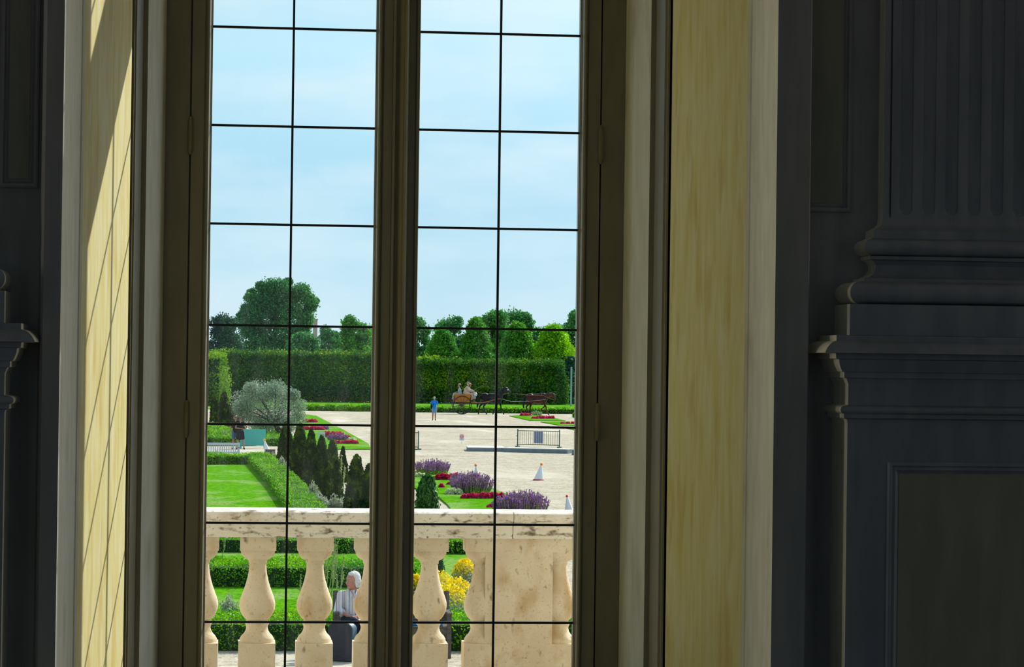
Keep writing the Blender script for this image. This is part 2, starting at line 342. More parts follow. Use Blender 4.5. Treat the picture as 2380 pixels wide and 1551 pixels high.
# moulded architrave between the splay and the window frame
mp_ = [(1.05, 10.0), (1.05, 10.055), (1.043, 10.06), (1.043, 10.085), (1.036, 10.09), (1.036, 10.105), (1.031, 10.12), (1.024, 10.145), (1.019, 10.17), (1.016, 10.19), (1.016, 10.20), (.997, 10.205),
       (.992, 10.215), (.978, 10.245), (.962, 10.285), (.948, 10.335), (.938, 10.40), (.933, 10.47), (.933, 10.57), (.90, 10.58), (.90, 11.0), (1.05, 11.0)]
for sg, nm in ((-1, 'trim_1'), (1, 'trim_2')):
    o = MB().prism([side(sg, h, y) for h, y in mp_], ZF, ZH, [1] * 11 + [0] * 6 + [1] * 5).build(nm, [cream, frame_paint]); st(o)
# fixed outer frame with head, transom and sill
fr_ = MB()
for sg in (-1, 1):
    fr_.prism([side(sg, h, y) for h, y in ((.933, 10.46), (.8365, 10.46), (.8365, 10.50), (.815, 10.50), (.815, 10.57), (.933, 10.57))], ZF, ZH)
fr_.bbox((CX - .93, 10.44, 6.02), (CX + .93, 10.57, 6.34)).bbox((CX - .93, 10.46, 8.45), (CX + .93, 10.57, ZH)).bbox((CX - .93, 10.46, ZF), (CX + .93, 10.57, 2.70))
st(fr_.build('trim_3', frame_paint))
# rows of glazing bars
rows = [Z_(590, y, 10.5) for y in (64.5, 293, 521.5, 757, 986.5, 1216, 1446)]
dz = (rows[0] - rows[-1]) / 6
rows = rows + [rows[0] + dz, rows[0] + 2 * dz]
rows = [z for z in rows if z < 5.95] + [rows[6] - dz]
def stile(mb, xg, xo, z0, z1):                       # from the glass edge xg to the outer edge xo
    s_ = 1 if xo > xg else -1; w = abs(xo - xg)
    pr = [(0, 10.50), (0, 10.488), (.004, 10.486), (.0045, 10.472), (.007, 10.472), (.008, 10.462), (.012, 10.450), (.018, 10.444), (.023, 10.447), (.027, 10.456), (.0275, 10.461), (.031, 10.461), (.0315, 10.456), (w, 10.456), (w, 10.53), (0, 10.53)]
    mb.prism([(xg + s_ * a, y) for a, y in pr], z0, z1)
g1a, g1b, g2a, g2b = CX - .748, X_(865, 10.5), X_(968, 10.5), CX + .748
hL, hR = CX - .8295, CX + .8295
xm = X_(905, 10.45)
zb, zt = 2.72, 6.01
for k, (ga, gb, oa, ob, mx_) in enumerate(((g1a, g1b, hL, xm - .001, X_(673, 10.5)), (g2a, g2b, xm + .001, hR, X_(1155, 10.5)))):
    for (z0, z1, up) in ((zb, zt, 0), (6.35, 8.44, 1)):
        n = 1 + k + 2 * up
        e_ = empty('window_%d' % n, ((ga + gb) / 2, 10.5, z0), kind='structure')
        m = MB()
        if k == 0:
            stile(m, ga, oa, z0, z1); stile(m, gb, ob, z0, z1)
        else:
            stile(m, gb, ob, z0, z1)
            pr = [(0, 10.50), (0, 10.488), (.003, 10.484), (.004, 10.466), (.010, 10.462), (.0105, 10.450), (.014, 10.446), (.018, 10.450), (.020, 10.458), (.044, 10.458), (.048, 10.430), (.053, 10.405), (.060, 10.394), (.067, 10.402), (.071, 10.428), (.088, 10.440), (.096, 10.436), (.103, 10.424), (ga - oa, 10.424), (ga - oa, 10.53), (0, 10.53)]
            m.prism([(ga - a, y) for a, y in pr], z0, z1)
        m.bbox((ga - .001, 10.456, z0), (gb + .001, 10.53, z0 + .2)); m.bbox((ga - .001, 10.456, z1 - .045), (gb + .001, 10.53, z1))
        m.build('sash_frame', frame_paint, e_, True)
        MB().bbox((ga - .004, 10.503, z0 + .19), (gb + .004, 10.506, z1 - .03)).build('pane', glass, e_, True)
        MB().bbox((mx_ - .0045, 10.487, z0 + .2), (mx_ + .0045, 10.502, z1 - .045)).build('glazing_bar', black_iron, e_, True)
        for z in (rows if not up else [6.35 + dz * i for i in range(1, 5)]):
            if z0 + .2 < z < z1 - .05:
                MB().bbox((ga, 10.4885, z - .0045), (gb, 10.502, z + .0045)).build('glazing_bar', black_iron, e_, True)
        if not up:
            hx = oa - .003 if k == 0 else ob + .003
            pyy = ((270, 360), (930, 1020)) if k == 0 else ((290, 382), (937, 1027))
            for a, b_ in pyy:
                px_ = (443, 432) if k == 0 else (1397, 1386)
                za, zb_ = Z_(px_[0], b_, 10.45), Z_(px_[0], a, 10.45); h = zb_ - za
                MB().lathe([(0.001, 0), (.006, .004), (.0095, .010), (.0075, .016), (.0105, .018), (.0105, h / 2), (.0112, h / 2 + .002), (.0105, h / 2 + .004), (.0105, h - .018), (.0075, h - .016), (.0095, h - .008), (.005, h - .001), (.001, h)], (hx, 10.45, za), 16).build('hinge', frame_paint, e_, True, smooth=True)

# ---- pilasters on pedestals, both sides of the window
def zr(y): return Z_(1960, y, 8.8)
def ofs(fx): return max(0, (2.2047 * 6000 - (fx - 570) * 8.92) / (6000 - (fx - 570)))
base_prof = [(500, 2053), (512, 2052), (520, 2047), (526, 2038), (531, 2031), (548, 2030), (550, 2027)] + \
    [(571 + 20 * math.sin(a), 2029 - 19 * math.cos(a)) for a in [R(x) for x in range(-80, 90, 16)]] + \
    [(592, 2022), (600, 2022), (602, 2029), (612, 2036), (624, 2036), (636, 2029), (643, 2018), (645, 2008), (652, 2008), (654, 1994)] + \
    [(680 + 25 * math.sin(a), 1995 - 20 * math.cos(a)) for a in [R(x) for x in range(-80, 90, 14)]] + [(706, 1990), (707, 1975), (779, 1975)]
ped_prof = [(780, 1943), (793, 1943), (796, 1934), (802, 1927), (810, 1921), (818, 1917), (821, 1916), (822, 1942), (834, 1943), (836, 1950), (845, 1951), (855, 1954), (864, 1958), (865, 1963), (878, 1963),
            (879, 1968), (884, 1970), (893, 1973), (941, 1973), (943, 1964)] + [(952 + 8.5 * math.sin(a), 1962 - 7 * math.cos(a)) for a in [R(x) for x in range(-80, 90, 20)]] + [(961.5, 1963), (971, 1963), (974, 1970), (980, 1972)]
def pil_shell(mb, prof, xl, xr, yf):
    n0 = len(prof); vs = []
    for z, o in prof: vs += [(xl - o, YW + .02, z), (xl - o, yf - o, z), (xr + o, yf - o, z), (xr + o, YW + .02, z)]
    fs = []
    for i in range(n0 - 1):
        for k in range(3): fs.append((4 * i + k, 4 * i + k + 1, 4 * i + k + 5, 4 * i + k + 4))
    fs += [(0, 3, 2, 1), tuple(4 * (n0 - 1) + k for k in range(4))]
    fs += [(4 * i, 4 * i + 4, 4 * i + 7, 4 * i + 3) for i in range(n0 - 1)]
    o0 = len(mb.f); mb.add(vs, fs)
    for i in range(n0 - 1): mb.m[o0 + 3 * i] = 1; mb.m[o0 + 3 * i + 2] = 1  # side faces coloured as if lit, against the darkened fronts
    return mb
def panel_loops(mb, x0, x1, z0, z1, y, loops):        # nested rectangular steps standing off a face at y
    pr = [(0, 0)] + loops; vs = []
    for ins, off in pr: vs += [(x0 + ins, y - off, z0 + ins), (x1 - ins, y - off, z0 + ins), (x1 - ins, y - off, z1 - ins), (x0 + ins, y - off, z1 - ins)]
    fs = [(4 * i + k, 4 * i + (k + 1) % 4, 4 * i + 4 + (k + 1) % 4, 4 * i + 4 + k) for i in range(len(pr) - 1) for k in range(4)]
    i = 4 * (len(pr) - 1); fs.append((i, i + 1, i + 2, i + 3)); return mb.add(vs, fs)
def pilaster(xl, xr, label, dzz=0):
    yf = 8.92
    root = empty('pilaster', ((xl + xr) / 2, YW, ZF), label=label, cat='pilaster')
    pb = [(zr(y) + dzz, ofs(f)) for y, f in base_prof][::-1]; pp = [(zr(y) + dzz, ofs(f)) for y, f in ped_prof][::-1]
    zs = pb[-1][0]
    # pedestal with sunk panel
    m = MB(); zl = ZF + .2
    bodyo = pp[0][1]; zp1 = Z_(2100, 1076, 8.7) + dzz
    pil_shell(m, [(zl, bodyo)] + pp, xl, xr, yf)
    o = smoothmod(m.build('pedestal', [shaded_front, cream], root, True), 35)
    m = MB(); panel_loops(m, xl - bodyo + .142, xr + bodyo - .142, ZF + .45, zp1, yf - bodyo - .0005, [(.0, .012), (.004, .016), (.012, .016), (.016, .009), (.026, .012), (.034, .005), (.040, .002)])
    m.build('panel_moulding', shaded_front, root, True)
    MB().bbox((xl - bodyo + .183, yf - bodyo - .004, ZF + .49), (xr + bodyo - .183, yf - bodyo + .001, zp1 - .04)).build('panel', panelp, root, True)
    MB().bbox((xl - bodyo - .03, yf - bodyo - .03, ZF), (xr + bodyo + .03, YW + .02, zl)).build('plinth', shaded_front, root, True)
    smoothmod(pil_shell(MB(), pb, xl, xr, yf).build('base', [shaded_front, cream], root, True), 35)
    # fluted shaft as a height field
    m = MB(); w = xr - xl; sp = 55.7 / 674; r_ = .0235; c0 = (2108 - 2053) / 674
    nf = int((w - 2 * c0) / sp + .5) + 1; sp = (w - 2 * c0) / (nf - 1)
    xs = sorted(set([0, .021, .0215, .0275, .028, w - .028, w - .0275, w - .0215, w - .021, w] + [round(c0 + sp * i + r_ * math.sin(R(a)), 5) for i in range(nf) for a in (-90, -89.9, -72, -55, -40, -25, -12, 0, 12, 25, 40, 55, 72, 89.9, 90)]))
    ze = zr(500) + dzz - 0 + .0
    ze = Z_(2200, 500, 8.9) + dzz
    zs_l = [zs] + [ze + .0] + [ze + r_ * (1 - math.cos(R(a))) + .0005 for a in (12, 25, 40, 55, 72, 90)] + [ZC - .9]
    def dep(x, z):
        if .0214 < x < .0276 or w - .0276 < x < w - .0214: return .012 if z > ze - .001 else 0
        for i in range(nf):
            dx = x - (c0 + sp * i)
            if abs(dx) < r_:
                q = r_ * r_ - dx * dx - max(0, ze + r_ - z) ** 2
                return math.sqrt(q) * .55 if q > 0 else 0
        return 0
    g_ = [(xl + x, yf + dep(x, z), z) for z in zs_l for x in xs]; nx = len(xs)
    m.add(g_, [(j * nx + i, j * nx + i + 1, (j + 1) * nx + i + 1, (j + 1) * nx + i) for j in range(len(zs_l) - 1) for i in range(nx - 1)])
    m.add([(xl, yf, zs), (xl, YW, zs), (xl, YW, ZC - .9), (xl, yf, ZC - .9)], [(0, 1, 2, 3)], 1); m.add([(xr, yf, zs), (xr, YW, zs), (xr, YW, ZC - .9), (xr, yf, ZC - .9)], [(0, 1, 2, 3)], 1)  # shaft sides get the same painted-in lit tone
    m.build('shaft', [shaded_front, cream], root, True)
    pil_shell(MB(), [(ZC - .9, .0), (ZC - .85, .03), (ZC - .6, .05), (ZC - .3, .16), (ZC, .18)], xl, xr, yf).build('capital', [shaded_front, cream], root, True)
    return root
xl = X_(2054, 8.92, 400)
pilaster(xl, xl + .82, 'fluted plaster pilaster on a tall panelled pedestal, right of the window')
xr_ = 2 * CX - xl + .075
pilaster(xr_ - .82, xr_, 'plaster pilaster base and pedestal cap cut off by the left picture edge')
# recessed-panel mouldings on the wall beside the window
def wall_panel(x0, x1, z0, z1, nm):
    m = MB(); loops = [(0, .012), (.006, .016), (.014, .016), (.018, .006), (.024, .010), (.030, .003)]
    panel_loops(m, x0, x1, z0, z1, YW - .0005, loops); o = st(m.build(nm, plaster))
    MB().bbox((x0 + .031, YW - .006, z0 + .031), (x1 - .031, YW - .001, z1 - .031)).build('panel', panelp, o)
wall_panel(X_(1860, YW, 400), X_(1976, YW, 490), Z_(1930, 493, YW), ZC - .9, 'trim_4')
wall_panel(X_(-2, YW, 400), X_(88, YW, 430), Z_(50, 437, YW), ZC - .9, 'trim_5')

# ================================================================== OUTSIDE: terrace, balustrade
st(MB().bbox((-14, 11.0, 2.35), (16, 12.95, 2.6)).build('terrace', stone_top))
st(MB().bbox((-14, 12.6, 0), (16, 12.85, 2.35)).build('terrace_wall', ext_wall))
YB = 12.6
bz = lambda y: Z_(598, y, YB)
root = empty('stone_balustrade', (X_(800, YB), YB, 2.6), label='weathered pale stone balustrade of bulbous balusters with a wide pier, outside the window', cat='balustrade')
kz = 1 / 476.0
bal_prof = [(1492, 39.5), (1484, 39.5), (1482, 38), (1478, 36), (1472, 30), (1466, 26.5), (1460, 24.8), (1455, 25), (1451, 27), (1447.5, 27.5), (1447, 25), (1441, 25), (1440.5, 24), (1437, 29), (1431, 33.5), (1424, 37.5), (1416, 40.3), (1407, 41.4), (1398, 40.8), (1388, 38), (1376, 33.5), (1362, 28.5), (1348, 24.5), (1334, 21.5), (1320, 19.8), (1309, 19.2), (1308.5, 21.3), (1302, 21.5), (1301, 22.5), (1299, 27), (1296, 32), (1291, 36), (1285, 38.6), (1278, 39.8)]
bp_ = [(r * kz, bz(y)) for y, r in bal_prof]
bm_ = MB(); bm_.lathe(bp_, (0, 0, 0), 36)
zA, zB_, zC_, zD = bz(1492), bz(1556), bz(1246), bz(1278)
hb = 41.5 * kz
bm_.bbox((-hb, -hb, zD), (hb, hb, zC_)); bm_.bbox((-hb - .002, -hb - .002, zB_), (hb + .002, hb + .002, zA))
proto = bm_.build('baluster', stone, root); proto.location = (0, 0, 0)
smoothmod(proto, 40)
proto.data.transform(Matrix.Translation((0, 0, -2.6)))
xs_b = [X_(p, YB - .0, 1400) for p in (-67, 66, 199, 332, 465, 598, 731, 864, 997, 1119, 1297, 1430, 1563, 1696)]
for i, x in enumerate(xs_b):
    o = proto if i == 0 else proto.copy()
    if i: COL.objects.link(o); o.parent = root
    o.location = (x - root.location.x, 0, 0)
xa, xb = X_(1128, YB - .09, 1400), X_(1284, YB - .09, 1400)
xa2 = X_(1150, YB - .09, 1400)
MB().bbox((xa, YB - .080, 2.72), (xa2 + .001, YB + .08, zC_ + .001)).build('pier_return', stone, root, True)
MB().bbox((xa2, YB - .092, 2.72), (xb, YB + .092, zC_ + .001)).build('pier', stone, root, True)
XL, XR = xs_b[0] - .2, xs_b[-1] + .2
t0, t1_, t2, t3 = bz(1183), bz(1203), bz(1213), bz(1246)
pr = [(-.105, t3), (-.105, bz(1237)), (-.112, bz(1235)), (-.118, bz(1230)), (-.118, bz(1214)), (-.128, bz(1213)), (-.135, bz(1206)), (-.15, bz(1203)), (-.157, bz(1199)), (-.158, bz(1192)), (-.150, bz(1187)), (-.135, bz(1184)), (-.11, t0)]
pr = [(YB + y, z) for y, z in pr]; pr += [(2 * YB - y, z) for y, z in pr[::-1]]
jx = X_(1200, YB - .15)
for a, b_ in ((XL, jx - .0015), (jx + .0015, XR)): MB().prism_x(pr, a, b_).build('handrail', stone_top, root, True)
MB().bbox((XL, YB - .12, 2.6), (XR, YB + .12, 2.72)).build('bottom_rail', stone, root, True)
MB().bbox((XL, YB - .10, 2.72), (XR, YB + .10, zB_)).build('bottom_course', stone, root, True)

# ================================================================== THE GARDEN
st(MB().add([(-400, -300, 0), (500, -300, 0), (500, 900, 0), (-400, 900, 0)], [(0, 1, 2, 3)]).build('ground', gravel))
def lawn(pix, h=.05, nm='lawn', m=None, world=None):
    pts = world if world else [G(*p)[:2] for p in pix]
    a = sum(pts[i][0] * pts[(i + 1) % len(pts)][1] - pts[(i + 1) % len(pts)][0] * pts[i][1] for i in range(len(pts)))
    if a < 0: pts = pts[::-1]
    return st(MB().prism([(p[0], p[1]) for p in pts], -.02, h).build(nm, m or grass))

def leafmesh(name, pts, nrm, size, m, parent=None, elong=1.7, rnd=.8, core=None, coremat=None, upw=0, world=True, sizevar=.35, origin=None):
    n = len(pts); pts = np.asarray(pts, float)
    d = rng.normal(size=(n, 3)); d /= np.linalg.norm(d, axis=1)[:, None] + 1e-9
    nn_ = (np.asarray(nrm) * (1 - rnd) + d * rnd) if nrm is not None else d
    nn_ /= np.linalg.norm(nn_, axis=1)[:, None] + 1e-9
    t_ = rng.normal(size=(n, 3)); t_[:, 2] += upw; t_ -= nn_ * np.sum(t_ * nn_, 1)[:, None]; t_ /= np.linalg.norm(t_, axis=1)[:, None] + 1e-9
    b_ = np.cross(nn_, t_); s_ = size * (1 + rng.uniform(-sizevar, sizevar, n))[:, None]
    v = np.stack([pts - t_ * s_ / 2, pts + b_ * s_ / 2 / elong - t_ * s_ * .05, pts + t_ * s_ / 2, pts - b_ * s_ / 2 / elong - t_ * s_ * .05], 1).reshape(-1, 3)
    f = np.arange(4 * n).reshape(-1, 4)
    off = np.array(parent.location if (parent is not None and world) else (origin if origin is not None else (0, 0, 0)))
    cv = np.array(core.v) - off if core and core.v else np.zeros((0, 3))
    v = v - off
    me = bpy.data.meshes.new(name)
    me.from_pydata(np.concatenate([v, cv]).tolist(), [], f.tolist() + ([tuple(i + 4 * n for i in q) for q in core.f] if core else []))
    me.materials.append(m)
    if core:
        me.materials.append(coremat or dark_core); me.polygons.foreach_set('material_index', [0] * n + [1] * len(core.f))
    me.update(); o = bpy.data.objects.new(name, me); COL.objects.link(o)
    if parent is not None: o.parent = parent
    elif origin is not None: o.location = origin
    return o

def hedge(path, w, h, n, size, m=box_leaf, name='box_hedge', label='', cat='hedge', group=None, rough=.03, z0=0, rnd_sh=0, growth=0):
    """clipped hedge along a ground path [(x, y)...]"""
    path = [np.array(p[:2], float) for p in path]; segs = [(path[i], path[i + 1]) for i in range(len(path) - 1)]
    ls = [np.linalg.norm(b - a) for a, b in segs]; tot = sum(ls)
    pts = []; nr = []; core = MB()
    for (a, b), l in zip(segs, ls):
        d = (b - a) / l; q = np.array([-d[1], d[0]]); k = int(n * l / tot)
        per = w + 2 * h; u = rng.uniform(0, per, k); tpos = rng.uniform(-w / 2 / l * .9, 1 + w / 2 / l * .9, k)
        c = a + np.outer(tpos * l, d)
        side_ = np.where(u < h, -1, np.where(u < h + w, 0, 1))
        off = np.where(side_ == -1, -w / 2, np.where(side_ == 1, w / 2, u - h - w / 2))
        zz = np.where(side_ == -1, u, np.where(side_ == 1, u - h - w, h))
        xy = c + np.outer(off, q)
        pts.append(np.column_stack([xy, zz + z0])); nr.append(np.column_stack([np.outer(side_, q), (side_ == 0).astype(float)]))
        for end, tt in ((-1, a - d * w * .45), (1, b + d * w * .45)):
            ke = max(20, int(k * w / (l + w) * .8)); uu = rng.uniform(-w / 2, w / 2, ke); ze = rng.uniform(0, h, ke)
            pts.append(np.column_stack([tt + np.outer(uu, q), ze + z0])); nr.append(np.tile([d[0] * end, d[1] * end, 0], (ke, 1)))
        ang = math.atan2(d[1], d[0]); mid = (a + b) / 2
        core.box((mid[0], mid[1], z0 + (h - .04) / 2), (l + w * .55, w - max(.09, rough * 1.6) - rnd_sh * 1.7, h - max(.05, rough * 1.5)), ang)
    p = np.concatenate(pts); q = np.concatenate(nr)
    ph = rng.uniform(0, 6, 4)
    wob = np.sin(p[:, 0] * 3.1 + ph[0]) * np.sin(p[:, 1] * 2.7 + ph[1]) + .6 * np.sin(p[:, 0] * 9 + p[:, 2] * 8 + ph[2]) * np.sin(p[:, 1] * 8 + ph[3])
    if rnd_sh:
        fz_ = np.clip((p[:, 2] - z0 - h * .45) / (h * .55), 0, 1); ins = fz_ ** 2 * rnd_sh * (np.abs(q[:, 2]) < .5); p[:, 0] -= q[:, 0] * ins; p[:, 1] -= q[:, 1] * ins
    p = p + q * (wob * rough + rng.normal(0, rough, len(p)))[:, None]; p[:, 2] = np.maximum(p[:, 2], .02)
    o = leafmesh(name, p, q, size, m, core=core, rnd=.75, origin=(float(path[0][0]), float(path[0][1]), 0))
    if growth:                                        # young shoots along the top of the hedge
        a, b = path[0], path[-1]; l = np.linalg.norm(b - a); d = (b - a) / l; qn = np.array([-d[1], d[0]])
        if qn[1] > 0: qn = -qn
        u = rng.uniform(0, l, growth); zt = h * (1.03 - .68 * rng.random(growth) ** 2.2); e1 = np.clip((zt / h - .45) / .55, 0, 1) ** 2 * rnd_sh
        dd = w / 2 - e1 + rng.normal(.06, .12, growth); top = rng.random(growth) < .4; dd = np.where(top, rng.uniform(-w / 2, w / 2 - rnd_sh * .7, growth), dd); zt = np.where(top, h + rng.exponential(.10, growth) + .10 * np.sin(u * .9) * np.sin(u * .37 + 1), zt)
        pg_ = np.column_stack([a[0] + d[0] * u + qn[0] * dd, a[1] + d[1] * u + qn[1] * dd, zt + z0])
        leafmesh('young_shoots', pg_, np.column_stack([np.full(growth, qn[0]), np.full(growth, qn[1]), np.full(growth, .6)]), size, horn_leaf, o, rnd=.7, upw=.5)
    return tag(o, label, cat, group)

def blob_pts(c, r, n, shell=.35):
    d = rng.normal(size=(n, 3)); d /= np.linalg.norm(d, axis=1)[:, None]
    rad = 1 - shell * rng.random(n) ** 1.5
    return np.array(c) + d * np.array(r) * rad[:, None], d

def tree(px, ptop, pbot, halfw, D, m, n, size, label, name='tree', group=None, shape='round', seed=0, core=True, cat='tree', custom=None):
    s = FPX / D * 1.0
    r2 = random.Random(seed)
    c = P(px, (ptop + pbot) / 2, D); zt = P(px, ptop, D).z; zb = P(px, pbot, D).z; hw = halfw / s
    root = empty(name, (c.x, D, 0), label=label, cat=cat, group=group)
    H = zt - zb; blobs = []
    nb = 34 if shape == 'round' else 26
    for i in range(nb):
        v = (i + .5) / nb
        if shape == 'round':
            a = r2.uniform(0, 6.283); z = r2.uniform(-.85, .85); rr_ = math.sqrt(max(0, 1 - z * z)) * r2.uniform(.35, .78)
            br = hw * r2.uniform(.24, .46)
            blobs.append((Vector((c.x + math.cos(a) * rr_ * hw, D + math.sin(a) * rr_ * hw * .9, zb + H / 2 + z * (H / 2 - br * .7))), br))
        else:
            a = i * 2.4; w_ = (1 - v) ** .6 * .85; br = hw * (.46 - .22 * v)
            blobs.append((Vector((c.x + math.cos(a) * w_ * hw * .8, D + math.sin(a) * w_ * hw * .8, zb + H * .06 + v * (H * .94 - br * .9))), br))
    if custom: blobs = [(P(a, b__, D + r2.uniform(-1.2, 1.2)), c__ / s) for a, b__, c__ in custom]; nb = len(blobs)
    per = int(n / nb); pts = []; nr = []; co = MB()
    for b_, br in blobs:
        p, d = blob_pts(b_, (br, br, br * .8), per, .45)
        p += rng.normal(0, br * .2, p.shape); pts.append(p); nr.append(d)
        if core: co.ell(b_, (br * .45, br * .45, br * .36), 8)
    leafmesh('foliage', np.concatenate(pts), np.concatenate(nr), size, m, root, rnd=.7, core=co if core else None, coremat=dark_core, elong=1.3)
    tk = MB(); tr_ = max(.12, hw * .055)
    tk.tube([(c.x, D, 0), (c.x + .1, D, zb), (c.x, D, zb + H * .45), (c.x - .1, D, zb + H * .8)], [tr_ * 1.3, tr_, tr_ * .6, tr_ * .2], 8)
    for i in range(0, len(blobs), 3):
        b_ = blobs[i][0]; z0 = min(zb + H * .5, max(zb * .8, b_.z - hw * .5)); tk.tube([(c.x, D, z0), ((c.x + b_.x) / 2, (D + b_.y) / 2, (z0 + b_.z) / 2 - .1), b_], [tr_ * .4, tr_ * .25, tr_ * .08], 6)
    tk.build('trunk', bark, root, True)
    return root

def cone_shrub(px, pb, ptop, halfw, label, m=thuja_leaf, name='conifer', group='slim dark conifers in a row', n=2600, size=.13, cat='conifer', blunt=.5, jit=.015):
    g = G(px, pb); s = ppm(px, pb); h = (pb - ptop) / s; w = halfw / s
    root = empty(name, (g.x, g.y, 0), label=label, cat=cat, group=group)
    u = rng.random(n) ** .8; a = rng.uniform(0, 2 * np.pi, n)
    lobe = 1 + .10 * np.sin(a * 5 + u * 6) + .06 * np.sin(a * 11 + u * 20)
    prof = np.minimum(1, (u * 6 + .55)) * (1 - u) ** blunt * lobe
    rr_ = w * prof * (1 - .25 * rng.random(n) ** 2) + rng.normal(0, jit, n)
    p = np.column_stack([g.x + np.cos(a) * rr_, g.y + np.sin(a) * rr_, u * h * (1 + rng.normal(0, .012, n))])
    d = np.column_stack([np.cos(a), np.sin(a), np.full(n, .3)])
    co = MB().lathe([(w * .5 * .8, .02), (w * .78 * .8, h * .12), (w * .7 * (1 - .35) ** blunt, h * .35), (w * .7 * (1 - .6) ** blunt, h * .6), (w * .6 * (1 - .8) ** blunt, h * .8), (.01, h * .96)], (g.x, g.y, 0), 10)
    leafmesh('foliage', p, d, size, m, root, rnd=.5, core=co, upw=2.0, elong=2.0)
    MB().tube([(g.x, g.y, 0), (g.x, g.y, h * .3)], [.05, .03], 6).build('trunk', bark, root, True)
    return root

def clump(px, pb, ptop, halfw, label, m, kind, name, cat, group=None, n=400, size=.05, depth=1.0, m2=None, spikes=None):
    """low plant mound with spikes or flower heads standing on the ground"""
    g = G(px, pb); s = ppm(px, pb); h = (pb - ptop) / s; w = halfw / s; dp = w * depth
    g = Vector((g.x, g.y + dp * .7, 0))
    root = empty(name, (g.x, g.y, 0), label=label, cat=cat, group=group)
    hm = h * (.42 if kind == 'spike' else .9)
    p, d = blob_pts((g.x, g.y, 0), (w, dp, hm), n * 2, .5); p = p[p[:, 2] > 0]; d = d[:len(p)]
    if kind == 'spike':
        leafmesh('foliage', p, None, size * 1.3, m2 or box_leaf, root)
        k = spikes or 160; mm = MB(); a = rng.uniform(0, 6.283, k); q = np.sqrt(rng.random(k))
        pts = []
        for i in range(k):
            x, y = math.cos(a[i]) * q[i], math.sin(a[i]) * q[i]; top = h * (1 - .35 * q[i] ** 2) * random.uniform(.75, 1.04)
            bx_, by_ = g.x + x * w * .85, g.y + y * dp * .85; tx, ty = bx_ + x * w * .22 + random.gauss(0, .02), by_ + y * dp * .2
            mm.tube([(bx_, by_, top * .1), ((bx_ + tx) / 2, (by_ + ty) / 2, top * .5), (tx, ty, top)], [size * .10, size * .10, size * .05], 4)
            L_ = 14; tt = rng.uniform(.45, 1, L_)
            pts.append(np.column_stack([bx_ + (tx - bx_) * tt, by_ + (ty - by_) * tt, top * tt]) + rng.normal(0, size * .13, (L_, 3)))
        o = leafmesh('flower_spikes', np.concatenate(pts), None, size * .62, m, root, core=mm, coremat=m2 or stalk_mat, upw=1.5); o['kind'] = 'stuff'
    elif kind == 'head':
        leafmesh('foliage', p * [1, 1, .85], None, size * 1.1, m2 or box_leaf, root)
        p2, _ = blob_pts((g.x, g.y, 0), (w, dp, h), int(n * 1.6), .18); p2 = p2 + rng.normal(0, .07 * w, p2.shape); p2 = p2[p2[:, 2] > h * (.25 + .3 * rng.random(len(p2)))]
        o = leafmesh('flowers', p2, None, size, m, root, elong=1.1); o['kind'] = 'stuff'
    return root
def leafy(px, pb, ptop, halfw, label, m, name, cat, group=None, n=700, size=.06, depth=.8, core=True, upw=1, stem=True):
    g = G(px, pb); s = ppm(px, pb); h = (pb - ptop) / s; w = halfw / s; dp = w * depth
    root = empty(name, (g.x, g.y + dp * .6, 0), label=label, cat=cat, group=group); c = root.location
    ps = []; ds = []; co = MB(); rr2 = random.Random(int(px * 7 + pb))
    for i in range(9):
        a = rr2.uniform(0, 6.28); q = rr2.uniform(0, .6); hh = h * rr2.uniform(.55, .98) * (1 - q * .4); bc = (c.x + math.cos(a) * q * w, c.y + math.sin(a) * q * dp, hh * .5)
        p, d = blob_pts(bc, (w * .42, dp * .42, hh * .5), n // 9, .6); ps.append(p); ds.append(d)
        if core: co.ell(bc, (w * .26, dp * .26, hh * .38), 8)
    p = np.concatenate(ps); p[:, 2] = np.abs(p[:, 2]) + .01
    leafmesh('foliage', p, np.concatenate(ds), size, m, root, upw=upw, elong=2.2, core=co if core else None)
    st_ = MB()
    for i in range(5): st_.tube([(c.x, c.y, 0), (c.x + rr2.uniform(-.4, .4) * w, c.y + rr2.uniform(-.3, .3) * dp, h * .6)], [.012, .006], 5)
    st_.build('stems', stalk_mat, root, True)['kind'] = 'stuff'
    return root
def stalks(lst, label, name='flower_stalk', m=stalk_mat, group='tall pale flower stalks', r=.012, cat='plant stalk'):
    """each tuple: base px, base py, top px, top py, bend px, all at the base's distance"""
    for i, (bx_, by_, tx, ty, bend) in enumerate(lst):
        g = G(bx_, by_); D = g.y; t_ = P(tx, ty, D); mid = P((bx_ + tx) / 2 + bend, (by_ + ty) / 2, D)
        mm = MB().tube([g, g.lerp(mid, .55) + (mid - g.lerp(t_, .5)) * .2, mid, mid.lerp(t_, .55) + (mid - g.lerp(t_, .5)) * .2, t_], [r, r * .9, r * .9, r * .8, r * .3], 6)
        tt = rng.uniform(.45, 1, 60); q = np.array([(mid.lerp(t_, (u - .5) * 2) if u > .5 else g.lerp(mid, u * 2))[:] for u in tt]) + rng.normal(0, r * .9, (60, 3))
        o = leafmesh(name, q, None, r * 3.2, m, core=mm, coremat=m, upw=2, origin=tuple(g))
        tag(o, label[i] if isinstance(label, list) else label, cat, group)
